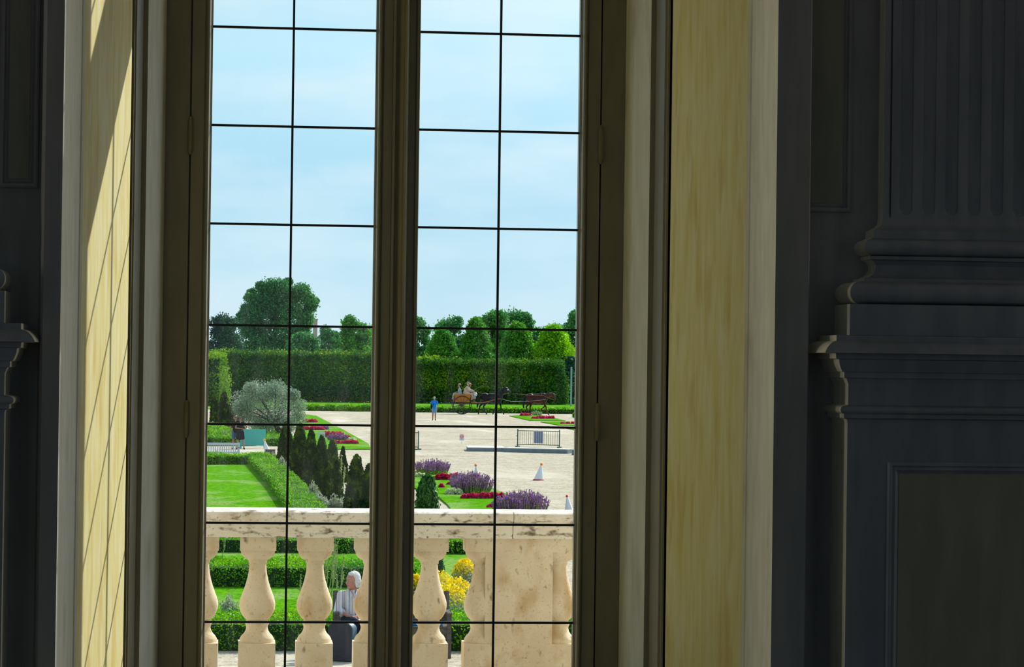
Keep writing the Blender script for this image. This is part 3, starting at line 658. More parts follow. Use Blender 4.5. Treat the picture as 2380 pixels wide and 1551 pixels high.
#@@GARDEN
# ---- lawns and clipped hedges seen through the balusters
def GX(px, py): g = G(px, py); return (g.x, g.y)
def hline(px0, px1, py, n=2): return [GX(px0, py), GX(px1, py)]
def atY(px, Y): return (P(px, 1000, Y).x, Y)
ya = GX(780, 1515)[1]; yc = GX(780, 1372)[1]; yd = GX(780, 1292)[1]
hedge([atY(440, ya + .8), atY(1115, ya + .8)], 1.5, .42, 24000, .036, label='clipped box hedge nearest the balustrade, behind the wooden garden bench', group=None)
hedge([atY(1290, ya + 1.2), atY(1400, ya + 1.2)], 1.6, .42, 7000, .036, label='short box hedge seen right of the balustrade pier')
hedge([atY(440, yc + .9), atY(905, yc + .9)], 1.8, .44, 22000, .040, label='middle box hedge between two strips of lawn, behind the seated woman')
hedge([atY(440, yd + 1.6), atY(905, yd + 1.6)], 3.0, .36, 20000, .045, label='third box hedge, just under the balustrade handrail')
hedge([atY(985, yd + 1.3), atY(1100, yd + 1.3)], 2.6, .36, 9000, .045, label='box hedge above the yellow flowers, under the handrail')
lawn(None, .05, 'lawn', world=[atY(400, ya + 1.6), atY(1110, ya + 1.6), atY(1110, yc + .1), atY(400, yc + .1)])
lawn(None, .05, 'lawn', world=[atY(400, yc + 1.8), atY(1110, yc + 1.8), atY(1110, yd + .2), atY(400, yd + .2)])
lawn(None, .05, 'lawn', world=[atY(1290, GX(1320, 1300)[1]), atY(1400, GX(1320, 1300)[1]), atY(1400, GX(1320, 1270)[1]), atY(1290, GX(1320, 1270)[1])])
# lawn with its L-shaped hedge above the handrail, left
lawn([(430, 1083), (604, 1083), (745, 1255), (430, 1255)])
hedge([GX(470, 1082), GX(600, 1082)], .9, .42, 9000, .058, label='box hedge along the far edge of the left lawn, below the white bench', rough=.04)
hedge([GX(604, 1082), GX(662, 1140), GX(700, 1190), GX(765, 1290)], .85, .42, 26000, .046, label='sunlit box hedge running diagonally down to the handrail beside the left lawn', rough=.04)
# far left beds
hedge([GX(478, 1036), GX(566, 1036)], 1.0, .42, 5500, .075, label='box hedge behind the white slatted bench', rough=.05)
hedge([GX(480, 1002), GX(505, 1012), GX(545, 1032)], 1.4, .40, 6500, .075, label='diagonal box hedge at the left glass edge, behind the couple', rough=.05)
hedge([GX(612, 1008), GX(655, 1037)], 1.3, .42, 5500, .075, label='box hedge behind the right end of the turquoise board', rough=.05)
lawn([(470, 985), (560, 985), (600, 1028), (470, 1028)])
# wide lawn strip and the low and tall hedges at the back of the garden
def YY(px0, px1, Y): return [atY(px0, Y), atY(px1, Y)]
lawn(None, .05, 'lawn', world=YY(-700, 2600, 222) + YY(-700, 2600, 268)[::-1])
hedge(YY(980, 1420, 219.5), 2.2, .42, 9000, .16, label='long low clipped hedge behind the horse cart', rough=.03)
for i, (a, b) in enumerate(((700, 752), (756, 782), (786, 812), (815, 829), (833, 905))):
    hedge(YY(a + 11, max(a + 13, b - 13), 219.5), .95, [.42, .38, .42, .36, .5][i], 1400, .16, label=['low bushy hedge piece beside the olive tree, far behind the gravel', 'second low bush from the olive tree in the broken row at the lawn edge', 'middle low bush of the broken row at the lawn edge', 'smallest round bush of the broken row at the lawn edge', 'tallest low hedge piece at the lawn edge, beside the central window post'][i], group=None, rough=.07)
hedge(YY(500, 898, 266), 3.0, 4.75, 46000, .23, horn_old, 'hornbeam_hedge', 'tall clipped hornbeam hedge behind the olive tree, seen in the left casement', rough=.22, rnd_sh=1.1, growth=22000)
hedge(YY(962, 1278, 266), 3.0, 4.15, 40000, .23, horn_old, 'hornbeam_hedge', 'tall clipped hornbeam hedge behind the horses, seen in the right casement', rough=.22, rnd_sh=1.1, growth=17000)
hedge([atY(478, 262), atY(494, 236)], 2.4, 4.5, 14000, .22, horn_leaf, 'hornbeam_hedge', 'tall sunlit hedge return at the far left glass edge', rough=.2, rnd_sh=.6)

# ---- trees beyond the hedge
T = tree
T(640, 643, 870, 96, 330, tree_dark, 45600, .26, 'largest broad tree, towering over the hedge in the left casement', name='broadleaf_tree', seed=3, custom=[(638, 668, 24), (618, 680, 24), (655, 672, 22), (700, 678, 20), (684, 690, 24), (716, 694, 16), (722, 712, 14), (585, 680, 9), (580, 692, 11), (598, 700, 20), (576, 718, 15), (565, 738, 16), (590, 730, 24), (620, 712, 28), (650, 705, 28), (680, 722, 26), (708, 735, 22), (728, 705, 10), (600, 760, 28), (575, 770, 16), (640, 745, 30), (670, 765, 30), (700, 770, 20), (620, 790, 32), (655, 800, 34), (690, 800, 26), (590, 800, 28), (570, 815, 18), (715, 800, 16), (640, 830, 30), (735, 700, 6), (560, 752, 10), (606, 664, 10), (712, 750, 14), (670, 655, 9)])
T(518, 724, 870, 44, 318, tree_deep, 15200, .26, 'dark tree at the left glass edge beside the largest tree', name='broadleaf_tree', seed=4)
T(702, 768, 870, 42, 310, tree_dark, 11400, .26, 'low tree at the right foot of the largest tree', name='broadleaf_tree', seed=5)
T(764, 746, 870, 30, 320, tree_dark, 11400, .24, 'narrow tree between the largest tree and the tree beside the central post', name='broadleaf_tree', seed=6)
T(823, 726, 862, 44, 325, tree_mid, 15200, .26, 'rounded tree just left of the central window post', name='broadleaf_tree', seed=7)
T(886, 735, 870, 44, 330, tree_dark, 7600, .29, 'tree hidden mostly behind the central window post', name='broadleaf_tree', seed=8)
T(970, 727, 870, 34, 330, tree_dark, 11400, .26, 'tree just right of the central window post', name='broadleaf_tree', seed=9)
T(1047, 727, 860, 44, 335, tree_dark, 13300, .26, 'dark domed tree top behind the leftmost rounded lime', name='broadleaf_tree', seed=10)
T(1141, 713, 870, 48, 330, tree_mid, 17100, .26, 'tree crown rising behind the vertical glazing bar of the right casement', name='broadleaf_tree', seed=11)
T(1205, 710, 870, 46, 335, tree_dark, 17100, .26, 'tall pointed bluish tree in the middle of the right pane column', name='broadleaf_tree', seed=12)
T(1278, 734, 870, 50, 332, tree_mid, 17100, .26, 'broad tree behind the brightest yellow-green tree', name='broadleaf_tree', seed=13)
T(1350, 697, 870, 46, 320, tree_dark, 13300, .26, 'tall airy tree cut by the right casement frame', name='broadleaf_tree', seed=14)
T(1092, 770, 870, 40, 322, tree_deep, 9500, .26, 'dark tree filling the gap left of the slender lime', name='broadleaf_tree', seed=15)
T(1246, 775, 870, 36, 322, tree_deep, 9500, .26, 'dark tree filling the gap left of the brightest lime', name='broadleaf_tree', seed=16)
lg = 'cone-shaped clipped trees in front of the wood'
T(1028, 762, 880, 54, 285, tree_mid, 20900, .22, 'rounded lime tree, leftmost over the right hedge', name='lime_tree', seed=20, shape='cone')
T(1106, 735, 880, 50, 283, tree_mid, 20900, .22, 'slender cone-shaped lime tree left of the glazing bar, above the second horse', name='lime_tree', seed=21, shape='cone')
T(1203, 745, 880, 58, 282, tree_mid, 22800, .22, 'cone-shaped lime tree right of the glazing bar, above the gap between the horses', name='lime_tree', seed=22, shape='cone')
T(1287, 752, 880, 66, 280, tree_lime, 24700, .22, 'brightest yellow-green lime tree above the lead horse', name='lime_tree', seed=23, shape='cone')
T(1338, 822, 960, 34, 276, tree_deep, 11400, .24, 'dark mass of low foliage right of the hedge end', name='broadleaf_tree', seed=24)
T(1322, 850, 968, 20, 272, tree_deep, 6650, .24, 'dark shrubby tree directly against the hedge end', name='broadleaf_tree', seed=25)
for i, (px, t_, hw) in enumerate(((1000, 824, 40), (1060, 834, 28), (556, 815, 28), (598, 818, 16), (800, 820, 44), (1140, 834, 34))):
    T(px, t_, 880, hw, 274, horn_leaf, 4500, .22, ['leafy regrowth over the hedge top above the man in blue', 'leafy regrowth over the hedge top above the cart', 'bright young growth over the hedge at the foot of the largest tree', 'small tuft of growth on the hedge left of the vertical glazing bar', 'low leafy growth over the hedge left of the central post', 'leafy regrowth over the hedge behind the vertical bar of the right casement'][i], name='shrub', seed=40 + i, cat='shrub')
# wood behind everything (closes the view between the crowns)
for i, (px, t_) in enumerate(((420, 770), (1420, 720), (330, 750), (1500, 735))):
    T(px, t_, 850, 50, 350, tree_deep, 2500, .5, ['dark tree outside the left glass edge', 'dark tree outside the right glass edge', 'far dark tree well left of the window glass', 'far dark tree well right of the window glass'][i], name='broadleaf_tree', seed=60 + i)
# what stands beyond the picture's edges on both sides
hedge([atY(-700, 266), atY(440, 266)], 3.0, 4.75, 9000, .36, horn_old, 'hornbeam_hedge', 'tall hornbeam hedge running on beyond the left window edge', rough=.22, rnd_sh=1.1)
hedge([atY(1480, 266), atY(2600, 266)], 3.0, 4.2, 9000, .36, horn_old, 'hornbeam_hedge', 'tall hornbeam hedge running on beyond the right window edge', rough=.22, rnd_sh=1.1)
for i, px in enumerate((-560, -420, -290, -160, -40, 70, 180, 1600, 1720, 1850, 1980, 2120, 2260)):
    T(px, 700 + 30 * (i % 3) - (20 if px < 500 else 0), 870, 62, 325 + 6 * (i % 2), (tree_dark, tree_mid, tree_deep)[i % 3], 1800, .7, 'tree number %s of the wood beyond the %s window edge, counted outwards' % (('seven', 'six', 'five', 'four', 'three', 'two', 'one', 'one', 'two', 'three', 'four', 'five', 'six')[i], 'left' if px < 500 else 'right'), name='broadleaf_tree', seed=80 + i)
# far buildings
def far_box(px0, px1, pt, pb, D, m, nm, lab, rf=None):
    a, b = P(px0, pt, D), P(px1, pb, D); r = empty(nm, ((a.x + b.x) / 2, D, 0), label=lab, cat='building')
    MB().bbox((a.x, D, 0), (b.x, D + 6, a.z)).build('wall', m, r, True)
    MB().prism_x([(D - .4, a.z), (D + 6.4, a.z), (D + 3, a.z + .9 if rf is None else a.z + rf)], a.x - .3, b.x + .3).build('roof', roof_far, r, True)
far_box(690, 900, 826, 900, 420, brick_far, 'low_building', 'far low building with a pale roof glimpsed over the left hedge')
a = P(728, 744, 360); b = P(738, 744, 360); r = empty('brick_chimney', (a.x, 360, 0), label='pale brick chimney stack beside the largest tree', cat='chimney')
MB().bbox((a.x, 360, 0), (b.x, 360.6, a.z)).build('stack', brick_far, r, True); MB().bbox((a.x - .08, 359.9, a.z), (b.x + .08, 360.7, a.z + .15)).build('cap', brick_far, r, True)
g = P(756, 828, 268); r = empty('globe_lamp', (g.x, 268.0, 0), label='small white globe lamp just over the hedge top', cat='lamp')
MB().tube([(g.x, 268, 0), (g.x, 268, g.z - .1)], .05).build('post', black_iron, r, True); MB().ell(g, .14).build('globe', globe, r, True, smooth=True)
g = G(1327, 946); tag(MB().tube([(0, 0, 0), (0, 0, (946 - 853) / ppm(1327, 946))], .09, 10).build('pole', pole_mat, origin=None), 'pale blue-grey pole at the right glass edge', 'pole').location = (g.x, g.y, 0)

# ---- olive tree
g = G(652, 1026); s = ppm(652, 1026); r = empty('olive_tree', tuple(g), label='silvery olive tree with a round crown beside the couple', cat='tree')
rr2 = random.Random(5); pts = []; nr = []; co = MB(); D = g.y
ol = [(570, 935, 34), (600, 915, 34), (640, 905, 26), (660, 925, 34), (690, 945, 24), (612, 950, 42), (650, 960, 40), (575, 965, 30), (692, 972, 20), (600, 985, 28), (630, 985, 30), (672, 985, 26), (560, 950, 20), (585, 903, 18), (683, 918, 14)]
for i, (x, y, q) in enumerate(ol):
    c = P(x, y, D + rr2.uniform(-.5, .5)); br = q / s
    p, d = blob_pts(c, (br, br, br * .85), 2100, .85); p += rng.normal(0, br * .14, p.shape); pts.append(p); nr.append(d)
leafmesh('foliage', np.concatenate(pts), None, .09, olive_leaf, r, elong=2.6, upw=.6)
tk = MB(); c = P(640, 985, D); tk.tube([g, (g.x - .05, g.y, c.z * .5), c], [.2, .16, .13], 9)
for (x, y, q) in ol[::1]:
    e2 = P(x, y, D); tk.tube([c, c.lerp(e2, .5) + Vector((0, 0, .1)), e2], [.07, .04, .012], 6)
tk.build('trunk', bark, r, True)

# ---- conifers
for i, (px, pt, pb, hw) in enumerate(((664, 982, 1085, 24), (696, 986, 1118, 27), (722, 1001, 1134, 22), (746, 1016, 1152, 25), (771, 1026, 1172, 27), (796, 1040, 1122, 15), (827, 1060, 1206, 32), (856, 1082, 1222, 26), (880, 1095, 1240, 22))):
    cone_shrub(px, pb, pt, hw, ['farthest slim conifer of the row, beside the olive trunk', 'second slim conifer of the row, right of the vertical glazing bar', 'third slim conifer of the row, left of the small white panel', 'fourth slim conifer, just in front of the small white panel', 'fifth slim conifer, large one in the middle of the row', 'small conifer standing alone against the gravel behind the row', 'biggest nearest conifer with a two-pointed top, just above the handrail', 'conifer cut by the central window post', 'conifer hidden behind the central window post'][i], n=5200, size=.10, blunt=.55 if i != 5 else .8)
c7 = cone_shrub(835, 1206, 1066, 12, 'narrow bright leading shoot beside the biggest nearest conifer', n=1200, size=.10, blunt=.7)
for i, (px, pt, pb, hw) in enumerate(((498, 918, 1000, 12), (520, 914, 1004, 15), (540, 925, 1004, 12), (558, 940, 1006, 10))):
    cone_shrub(px, pb, pt, hw, ['dark upright conifer at the left glass edge, first of four', 'tallest of the four dark conifers at the far left', 'dark conifer left of the olive tree, third of four', 'lowest dark conifer tucked under the olive crown'][i], group='dark conifers left of the olive tree', n=2200, size=.16, blunt=.35)
cone_shrub(992, 1200, 1106, 23, 'bushy green yew standing alone above the handrail in the right casement', m=yew_leaf, name='yew', group=None, n=5200, size=.12, blunt=.42, cat='yew', jit=.05)
leafy(1338, 972, 952, 9, 'small green shrub at the right glass edge by the far flower bed', box_leaf, 'shrub', 'shrub', size=.12, n=500)
leafy(1012, 1345, 1265, 22, 'dark green bush left of the yellow flowers behind the baluster', yew_leaf, 'shrub', 'shrub', size=.05, n=2600)

# ---- silver and pale plants
sg = 'silver-leaved plants'
for i, (px, pb, pt, hw) in enumerate(((654, 1108, 1056, 18), (636, 1082, 1046, 16), (727, 1180, 1102, 18), (742, 1200, 1138, 26), (778, 1204, 1138, 30), (800, 1202, 1146, 16), (832, 1204, 1156, 12), (522, 1030, 1000, 18), (496, 1004, 975, 10), (604, 1000, 962, 16))):
    leafy(px, pb, pt, hw, ['silvery plant on the hedge edge left of the vertical glazing bar', 'small silvery plant beside the dark planter box', 'tallest silvery plant in front of the fourth conifer', 'silvery plant low beside the diagonal hedge end', 'wide silvery plant below the fifth conifer', 'silvery plant left of the biggest conifer', 'small silvery sprig just over the handrail near the central post', 'silvery plant left of the couple', 'silvery plant at the far left glass edge', 'cream-flowered silvery plant under the olive tree'][i],
          silver_leaf, 'silver_plant', 'plant', None, n=1500 if pb > 1050 else 700, size=.075 if pb > 1050 else .13, core=False, upw=1.6)
leafy(532, 1440, 1372, 26, 'silvery plant on the lawn strip behind the second baluster from the left', silver_leaf, 'silver_plant', 'plant', None, n=1300, size=.045, core=False, upw=1.6)
stalks([(716, 1112, 690, 1028, -7), (712, 1114, 694, 1032, -9), (709, 1113, 697, 1045, -8)], ['curved pale stalk in front of the second conifer, tallest', 'curved pale stalk in front of the second conifer, middle', 'curved pale stalk in front of the second conifer, shortest'], r=.016)
stalks([(776, 1150, 773, 1097, -1), (780, 1150, 783, 1078, 1), (784, 1150, 790, 1082, -2), (790, 1150, 794, 1058, 0), (798, 1140, 801, 1082, 0), (789, 1150, 782, 1085, 2), (726, 1090, 726, 1035, 0)],
       ['tan stalk with a leaning head left of the amber flower', 'pale stalk behind the amber flower', 'pale stalk right of the amber flower', 'tallest tan stalk in front of the lone small conifer', 'short tan stalk by the lone small conifer', 'bent pale stalk rising beside the amber flower', 'thin stalk in front of the third conifer'], r=.02)
nl = ['tall stalk nearest the fourth baluster', 'second stalk from the fourth baluster', 'stalk leaning right behind the seated woman', 'tall stalk crossing the others behind the bench', 'stalk with the highest tip, under the handrail', 'slim stalk left of the woman\'s head', 'stalk close to the woman\'s head', 'short stalk at the bench back', 'leaning stalk between bench post and baluster', 'single stalk between the third and fourth balusters', 'stalk above the woman\'s hair', 'stalk touching the rightmost left-casement baluster', 'faint stalk at the far left between the first two balusters']
stalks([(756, 1395, 762, 1290, 2), (760, 1398, 775, 1262, 4), (763, 1400, 784, 1258, 7), (770, 1392, 776, 1284, 1), (766, 1400, 779, 1250, 5), (792, 1395, 800, 1286, -2), (786, 1380, 798, 1330, 3), (783, 1392, 783, 1338, 0), (753, 1372, 756, 1300, 2), (697, 1400, 699, 1338, 0), (812, 1345, 818, 1295, -3), (822, 1345, 826, 1300, 2), (514, 1300, 523, 1250, 3)], nl, r=.011)
def single_flower(p, r_, m, label):
    o = empty('single_flower', (p.x, p.y, 0), label=label, cat='flower'); MB().ell((0, 0, p.z), (r_, r_, r_ * .7)).build('bloom', m, o, smooth=True); MB().tube([(0, .05, 0), (0, .02, p.z * .6), (0, 0, p.z)], .008, 5).build('stem', stalk_mat, o)
single_flower(P(779.5, 1114, GX(779, 1150)[1]), .05, ball_yel, 'small amber flower among the pale stalks by the fifth conifer')
single_flower(P(652, 1033, GX(666, 1082)[1] - .9), .055, orange_fl, 'peach flower in front of the farthest conifer, left of the vertical glazing bar')
# ---- flower beds on the gravel
lawn([(952, 1110), (1040, 1106), (1150, 1140), (1300, 1205), (1062, 1205), (1040, 1176), (1020, 1160), (1005, 1150), (952, 1134)])
lawn([(690, 962), (735, 968), (800, 1002), (857, 1034), (862, 1046), (690, 1046)])
lawn([(1184, 968), (1232, 979), (1315, 979.5), (1289, 973), (1248, 966)])
lawn([(1256, 982), (1300, 990), (1380, 992), (1380, 981)])
lawn([(1300, 993), (1345, 1003), (1400, 1006), (1400, 994)])
pg = 'purple sage clumps'; rg = 'crimson flower clumps'
for a in ((1007, 1106, 1066, 44, 'far clump of purple sage right of the central window post', 1.1, 240),
          (1068, 1130, 1098, 22, 'small purple sage tuft beside the upper crimson row', 1, 110),
          (1098, 1152, 1095, 50, 'middle clump of purple sage in front of the striped cone', 1, 320),
          (1168, 1196, 1152, 22, 'pale purple sage tuft behind the vertical glazing bar', 1, 120),
          (1218, 1204, 1138, 60, 'nearest and largest clump of purple sage, just over the handrail', .9, 380)):
    clump(a[0], a[1], a[2], a[3], a[4], purple_fl, 'spike', 'sage_clump', 'flowers', None, n=500, size=.085, depth=a[5], spikes=a[6])
def row(px0, px1, pb, pt, n, labs, hw, m=red_fl, nm='crimson_flower_row', size=.075, k=380):
    g0 = G(px0, pb); g1 = G(px1, pb); s = ppm((px0 + px1) / 2, pb); h = (pb - pt) / s; w = hw / s
    root = empty(nm, tuple((g0 + g1) / 2), label=labs, cat='flowers')
    ps = []; pf = []; co = MB()
    for i in range(n):
        c = g0.lerp(g1, i / max(1, n - 1)) + Vector((random.uniform(-.1, .1) * w, w * random.uniform(.4, 1.2), 0)); hh = h * random.uniform(.82, 1.05)
        p, d = blob_pts(c, (w, w, hh), k, .25); p = p[p[:, 2] > hh * .2]; ps.append(p); p2, _ = blob_pts(c, (w * .9, w * .9, hh * .6), k // 3, .3); pf.append(p2[p2[:, 2] > 0])
        co.ell(c, (w * .75, w * .75, hh * .7), 8)
    leafmesh('foliage', np.concatenate(pf), None, size * 1.2, box_leaf, root, core=co)
    leafmesh('flowers', np.concatenate(ps), None, size, m, root, elong=1.2)['kind'] = 'stuff'
row(1018, 1062, 1119, 1099, 5, 'upper row of crimson flowers behind the yew', 9)
row(1027, 1029, 1137, 1124, 1, 'single crimson clump right of the yew', 7)
row(1043, 1046, 1130, 1122, 1, 'tiny crimson clump above the pale flowers', 6)
row(1079, 1166, 1163, 1145, 9, 'long crimson flower row crossing the vertical glazing bar', 9)
row(1139, 1141, 1184, 1172, 1, 'crimson clump at the foot of the vertical bar above the handrail', 8)
row(1246, 1288, 1193, 1186, 3, 'crimson flowers peeping over the handrail under the nearest sage', 6)
row(966, 984, 1112, 1099, 3, 'cream-green flowers under the far sage clump', 8, pale_fl, 'pale_flower_clump')
row(1045, 1066, 1153, 1134, 3, 'cream-green flower clump beside the middle sage', 10, pale_fl, 'pale_flower_clump')
row(706, 732, 984, 974, 5, 'topmost crimson row of the left bed, right of the olive tree', 7, size=.12, k=200)
row(708, 748, 1002, 990, 6, 'second crimson row of the left bed, under the horizontal bar', 7, size=.12, k=200)
row(757, 792, 1018, 1003, 5, 'crimson patch right of the small white panel', 9, size=.12, k=240)
row(803, 809, 1019, 1012, 2, 'small crimson clump standing off at the right of the left bed', 6, size=.12, k=200)
row(779, 828, 1034, 1024, 7, 'lowest crimson row of the left bed', 6, size=.12, k=200)
row(800, 822, 1026, 1018, 3, 'cream flowers between the two lower crimson rows of the left bed', 6, pale_fl, 'pale_flower_clump', size=.12, k=100)
clump(786, 1026, 1008, 24, 'greyish purple sage inside the left flower bed', purple_fl, 'spike', 'sage_clump', 'flowers', None, n=200, size=.12, spikes=110)
clump(752, 1001, 989, 14, 'small purple sage tuft at the top of the left flower bed', purple_fl, 'spike', 'sage_clump', 'flowers', None, n=120, size=.12, spikes=60)
row(1214, 1231, 968, 960, 3, 'small crimson clump at the left of the far triangular bed', 6, size=.14, k=160)
row(1241, 1285, 975, 967, 7, 'crimson row along the far triangular bed under the lead horse', 6, size=.14, k=160)
row(1224, 1233, 968, 964, 2, 'cream flowers in the far triangular bed', 5, pale_fl, 'pale_flower_clump', size=.14, k=80)
clump(1249, 967, 955, 13, 'pale sage tuft in front of the lead horse\'s legs', silver_leaf, 'spike', 'sage_clump', 'flowers', None, n=80, size=.12, spikes=40)
row(1308, 1345, 987, 981, 4, 'crimson flowers in the bed at the right glass edge', 6, size=.14, k=160)
# yellow flowers behind the bench
for a in ((1082, 1356, 1300, 32, 'highest yellow flower mound, beside the half baluster'), (1018, 1396, 1328, 44, 'yellow flower mound between the baluster and the bench post'), (1062, 1404, 1346, 44, 'middle yellow flower mound under the highest one'), (1050, 1430, 1362, 50, 'lowest yellow flower mound right above the bench'), (968, 1392, 1335, 22, 'yellow flower mound at the central window post'), (1092, 1400, 1362, 20, 'yellow flower mound touching the half baluster')):
    clump(*a, yellow_fl, 'head', 'yellow_daisy_mound', 'flowers', None, n=1500, size=.038, m2=silver_leaf)
row(505, 520, 1310, 1296, 2, 'yellow flowers on the middle hedge, left', 10, yellow_fl, 'yellow_flower_clump', size=.04, k=60)
row(488, 530, 1000, 976, 4, 'yellow flowers behind the hedge at the far left', 7, yellow_fl, 'yellow_flower_clump', size=.10, k=50)

# ---- garden furniture
def lp(r, **k): pass
# white slatted bench (seen from behind)
g0, g1 = G(478, 1074), G(554, 1074); s = ppm(520, 1074); Lb = (g1 - g0).length; hgt = (1074 - 1029) / s
r = empty('slatted_bench', tuple((g0 + g1) / 2), label='white painted slatted garden bench at the left, behind the hedge', cat='bench')
hl = Lb / 2
for x in (-hl, hl):
    MB().box((x, 0, hgt / 2), (.06, .06, hgt)).box((x, .5, .3), (.06, .06, .6)).box((x, .25, .60), (.07, .56, .03)).build('end_frame', white_paint, r)
MB().box((0, 0, hgt - .06), (Lb, .045, .10)).build('top_rail', white_paint, r); MB().box((0, 0, .40), (Lb, .045, .06)).build('lower_rail', white_paint, r)
n = int(Lb / .088)
for i in range(n): MB().box((-hl + (i + .5) * Lb / n, 0, hgt / 2 + .14), (.042, .02, hgt - .44)).build('slat', white_paint, r)
for i in range(5): MB().box((0, .08 + i * .095, .42), (Lb, .07, .022)).build('seat_slat', white_paint, r)
# turquoise board
g = G(587, 1043); s = ppm(587, 1043); r = empty('board', tuple(g), label='turquoise board on short legs behind the couple', cat='board')
w = 60 / s; MB().box((0, 0, (1043 - 1017) / s), (w, .06, 38 / s)).build('panel', teal, r)
for x in (-w / 2 + .05, w / 2 - .05): MB().box((x, .02, .1), (.09, .07, .2)).build('leg', teal, r)
# planter box
g = G(628, 1057); r = empty('planter_box', tuple(g), label='dark wooden planter box beside the leaning white cone', cat='planter')
m = MB().box((0, 0, .11), (.44, .4, .22)); m.build('box', wood_dark, r); MB().box((0, 0, .225), (.47, .43, .02)).build('rim', wood_dark, r)
# small white panel in the flower bed
g = G(747, 1028); s = ppm(747, 1028); r = empty('info_panel', tuple(g), label='small white panel on legs in the left flower bed', cat='sign')
MB().box((0, 0, 16 / s), (17 / s, .03, 15 / s)).build('panel', paper, r)
for x in (-7 / s, 7 / s): MB().box((x, .02, 5 / s), (.03, .03, 10 / s)).build('leg', metal_silver, r)
MB().box((5.4 / s, -.02, 15 / s), (.03, .01, 7 / s)).build('dark_mark', red_print, r)
# cones
def cone(px, pb, tipx, pt, hw, bm, label, band=None):
    g = G(px, pb); s = ppm(px, pb); h = (pb - pt) / s; w = hw / s; lx = (tipx - px) / s
    r = empty('marker_cone', tuple(g), label=label, cat='cone')
    def prof(z0, z1, r0, r1, n=20):
        vs = [(lx * z / h + q * math.cos(2 * math.pi * k / n), q * math.sin(2 * math.pi * k / n), z) for z, q in ((z0, r0), (z1, r1)) for k in range(n)]
        return vs, [(k, (k + 1) % n, n + (k + 1) % n, n + k) for k in range(n)] + [tuple(range(n))[::-1], tuple(range(n, 2 * n))]
    m = MB(); m.add(*prof(.012, h * .93, w * .92, w * .12)); m.build('fabric_cone' if not band else 'cone_body', cone_white, r, smooth=False)
    for o in r.children: smoothmod(o, 50)
    if band:
        m = MB(); m.add(*prof(h * .18, h * .55, w * .92 * .82 + .004, w * .92 * .49 + .006)); smoothmod(m.build('red_band', cone_red, r), 50)
    MB().lathe([(w, 0), (w, .03), (w * .93, .045)], (0, 0, 0), 20).build('base_ring', cone_red, r)
    MB().ell((lx, 0, h * .96), 3.1 / s if not band else 3 / s).build('ball', bm, r, smooth=True)
cone(1251.5, 1117, 1258, 1078, 13, ball_or, 'white fabric cone with an orange ball standing on open gravel')
cone(1109, 1126, 1105, 1080, 12, ball_or, 'red and white banded cone behind the middle purple sage', band=1)
cone(1325, 1200, 1317, 1152, 15, ball_red, 'white cone with a red ball just over the handrail at the right glass edge')
cone(622, 1053, 614, 1022, 9, ball_yel, 'leaning white cone with an amber ball beside the turquoise board')
# crowd barriers
def barrier(p0, p1, pt, label, sheet=None, nb=18):
    g0, g1 = G(*p0), G(*p1); s = ppm(*p0); h = (p0[1] - pt) / s; d = g1 - g0; Lx = d.length; rz = math.atan2(d.y, d.x)
    r = empty('crowd_barrier', tuple(g0), rz, label, 'barrier')
    for x in (0, Lx):
        o = MB().tube([(x, 0, .03), (x, 0, h)], .028).box((x, 0, .03), (.10, .42, .05)).build('post', green_metal, r)
        MB().ell((x, 0, h + .02), .032, 10).build('cap', paper, o)
    MB().tube([(0, 0, h - .07), (Lx, 0, h - .07)], .018).build('top_rail', green_metal, r); MB().tube([(0, 0, .13), (Lx, 0, .13)], .018).build('bottom_rail', green_metal, r)
    for i in range(nb): x = (i + 1) * Lx / (nb + 1); MB().tube([(x, 0, .13), (x, 0, h - .07)], .0085, 6).build('bar', green_metal, r)
    for z in (.14, h * .62): MB().tube([(-.09, 0, z), (0, 0, z)], .015, 6).build('hook', green_metal, r)
    if sheet: tag(MB().box((Lx * .495, .012, h * .56), (Lx * .22, .006, h * .66)).build('sheet', lilac_paper, r), 'pale lilac paper sheet')
barrier((1203, 1039), (1300, 1041.5), 998, 'dark green crowd barrier with a lilac sheet hung in its middle, behind the concrete blocks', True)
barrier((878, 1043), (972, 1046), 1000, 'dark green crowd barrier whose end shows beside the central window post')
# no entry notice
g = G(1073, 1033); s = ppm(1073, 1033); r = empty('notice', tuple(g), label='small white notice with a red no-entry ring on the gravel', cat='sign')
MB().box((0, 0, 16 / s), (10.8 / s, .012, 14.5 / s)).build('plate', paper, r); MB().box((0, .01, 6 / s), (.02, .02, 12 / s)).build('stake', paper, r)
rg_ = MB(); zc = 18 / s; ro = 4.4 / s
for i in range(24):
    a0, a1 = 2 * math.pi * i / 24, 2 * math.pi * (i + 1) / 24
    rg_.add([(math.cos(a) * q, -.011, zc + math.sin(a) * q) for a, q in ((a0, ro), (a1, ro), (a1, ro * .72), (a0, ro * .72))], [(0, 1, 2, 3)])
rg_.box((0, -.011, zc), (ro * 1.1, .004, ro * .34)); rg_.build('no_entry_ring', red_print, r)
MB().box((0, -.011, 11.8 / s), (6.5 / s, .003, .8 / s)).build('text_line', lilac_paper, r)
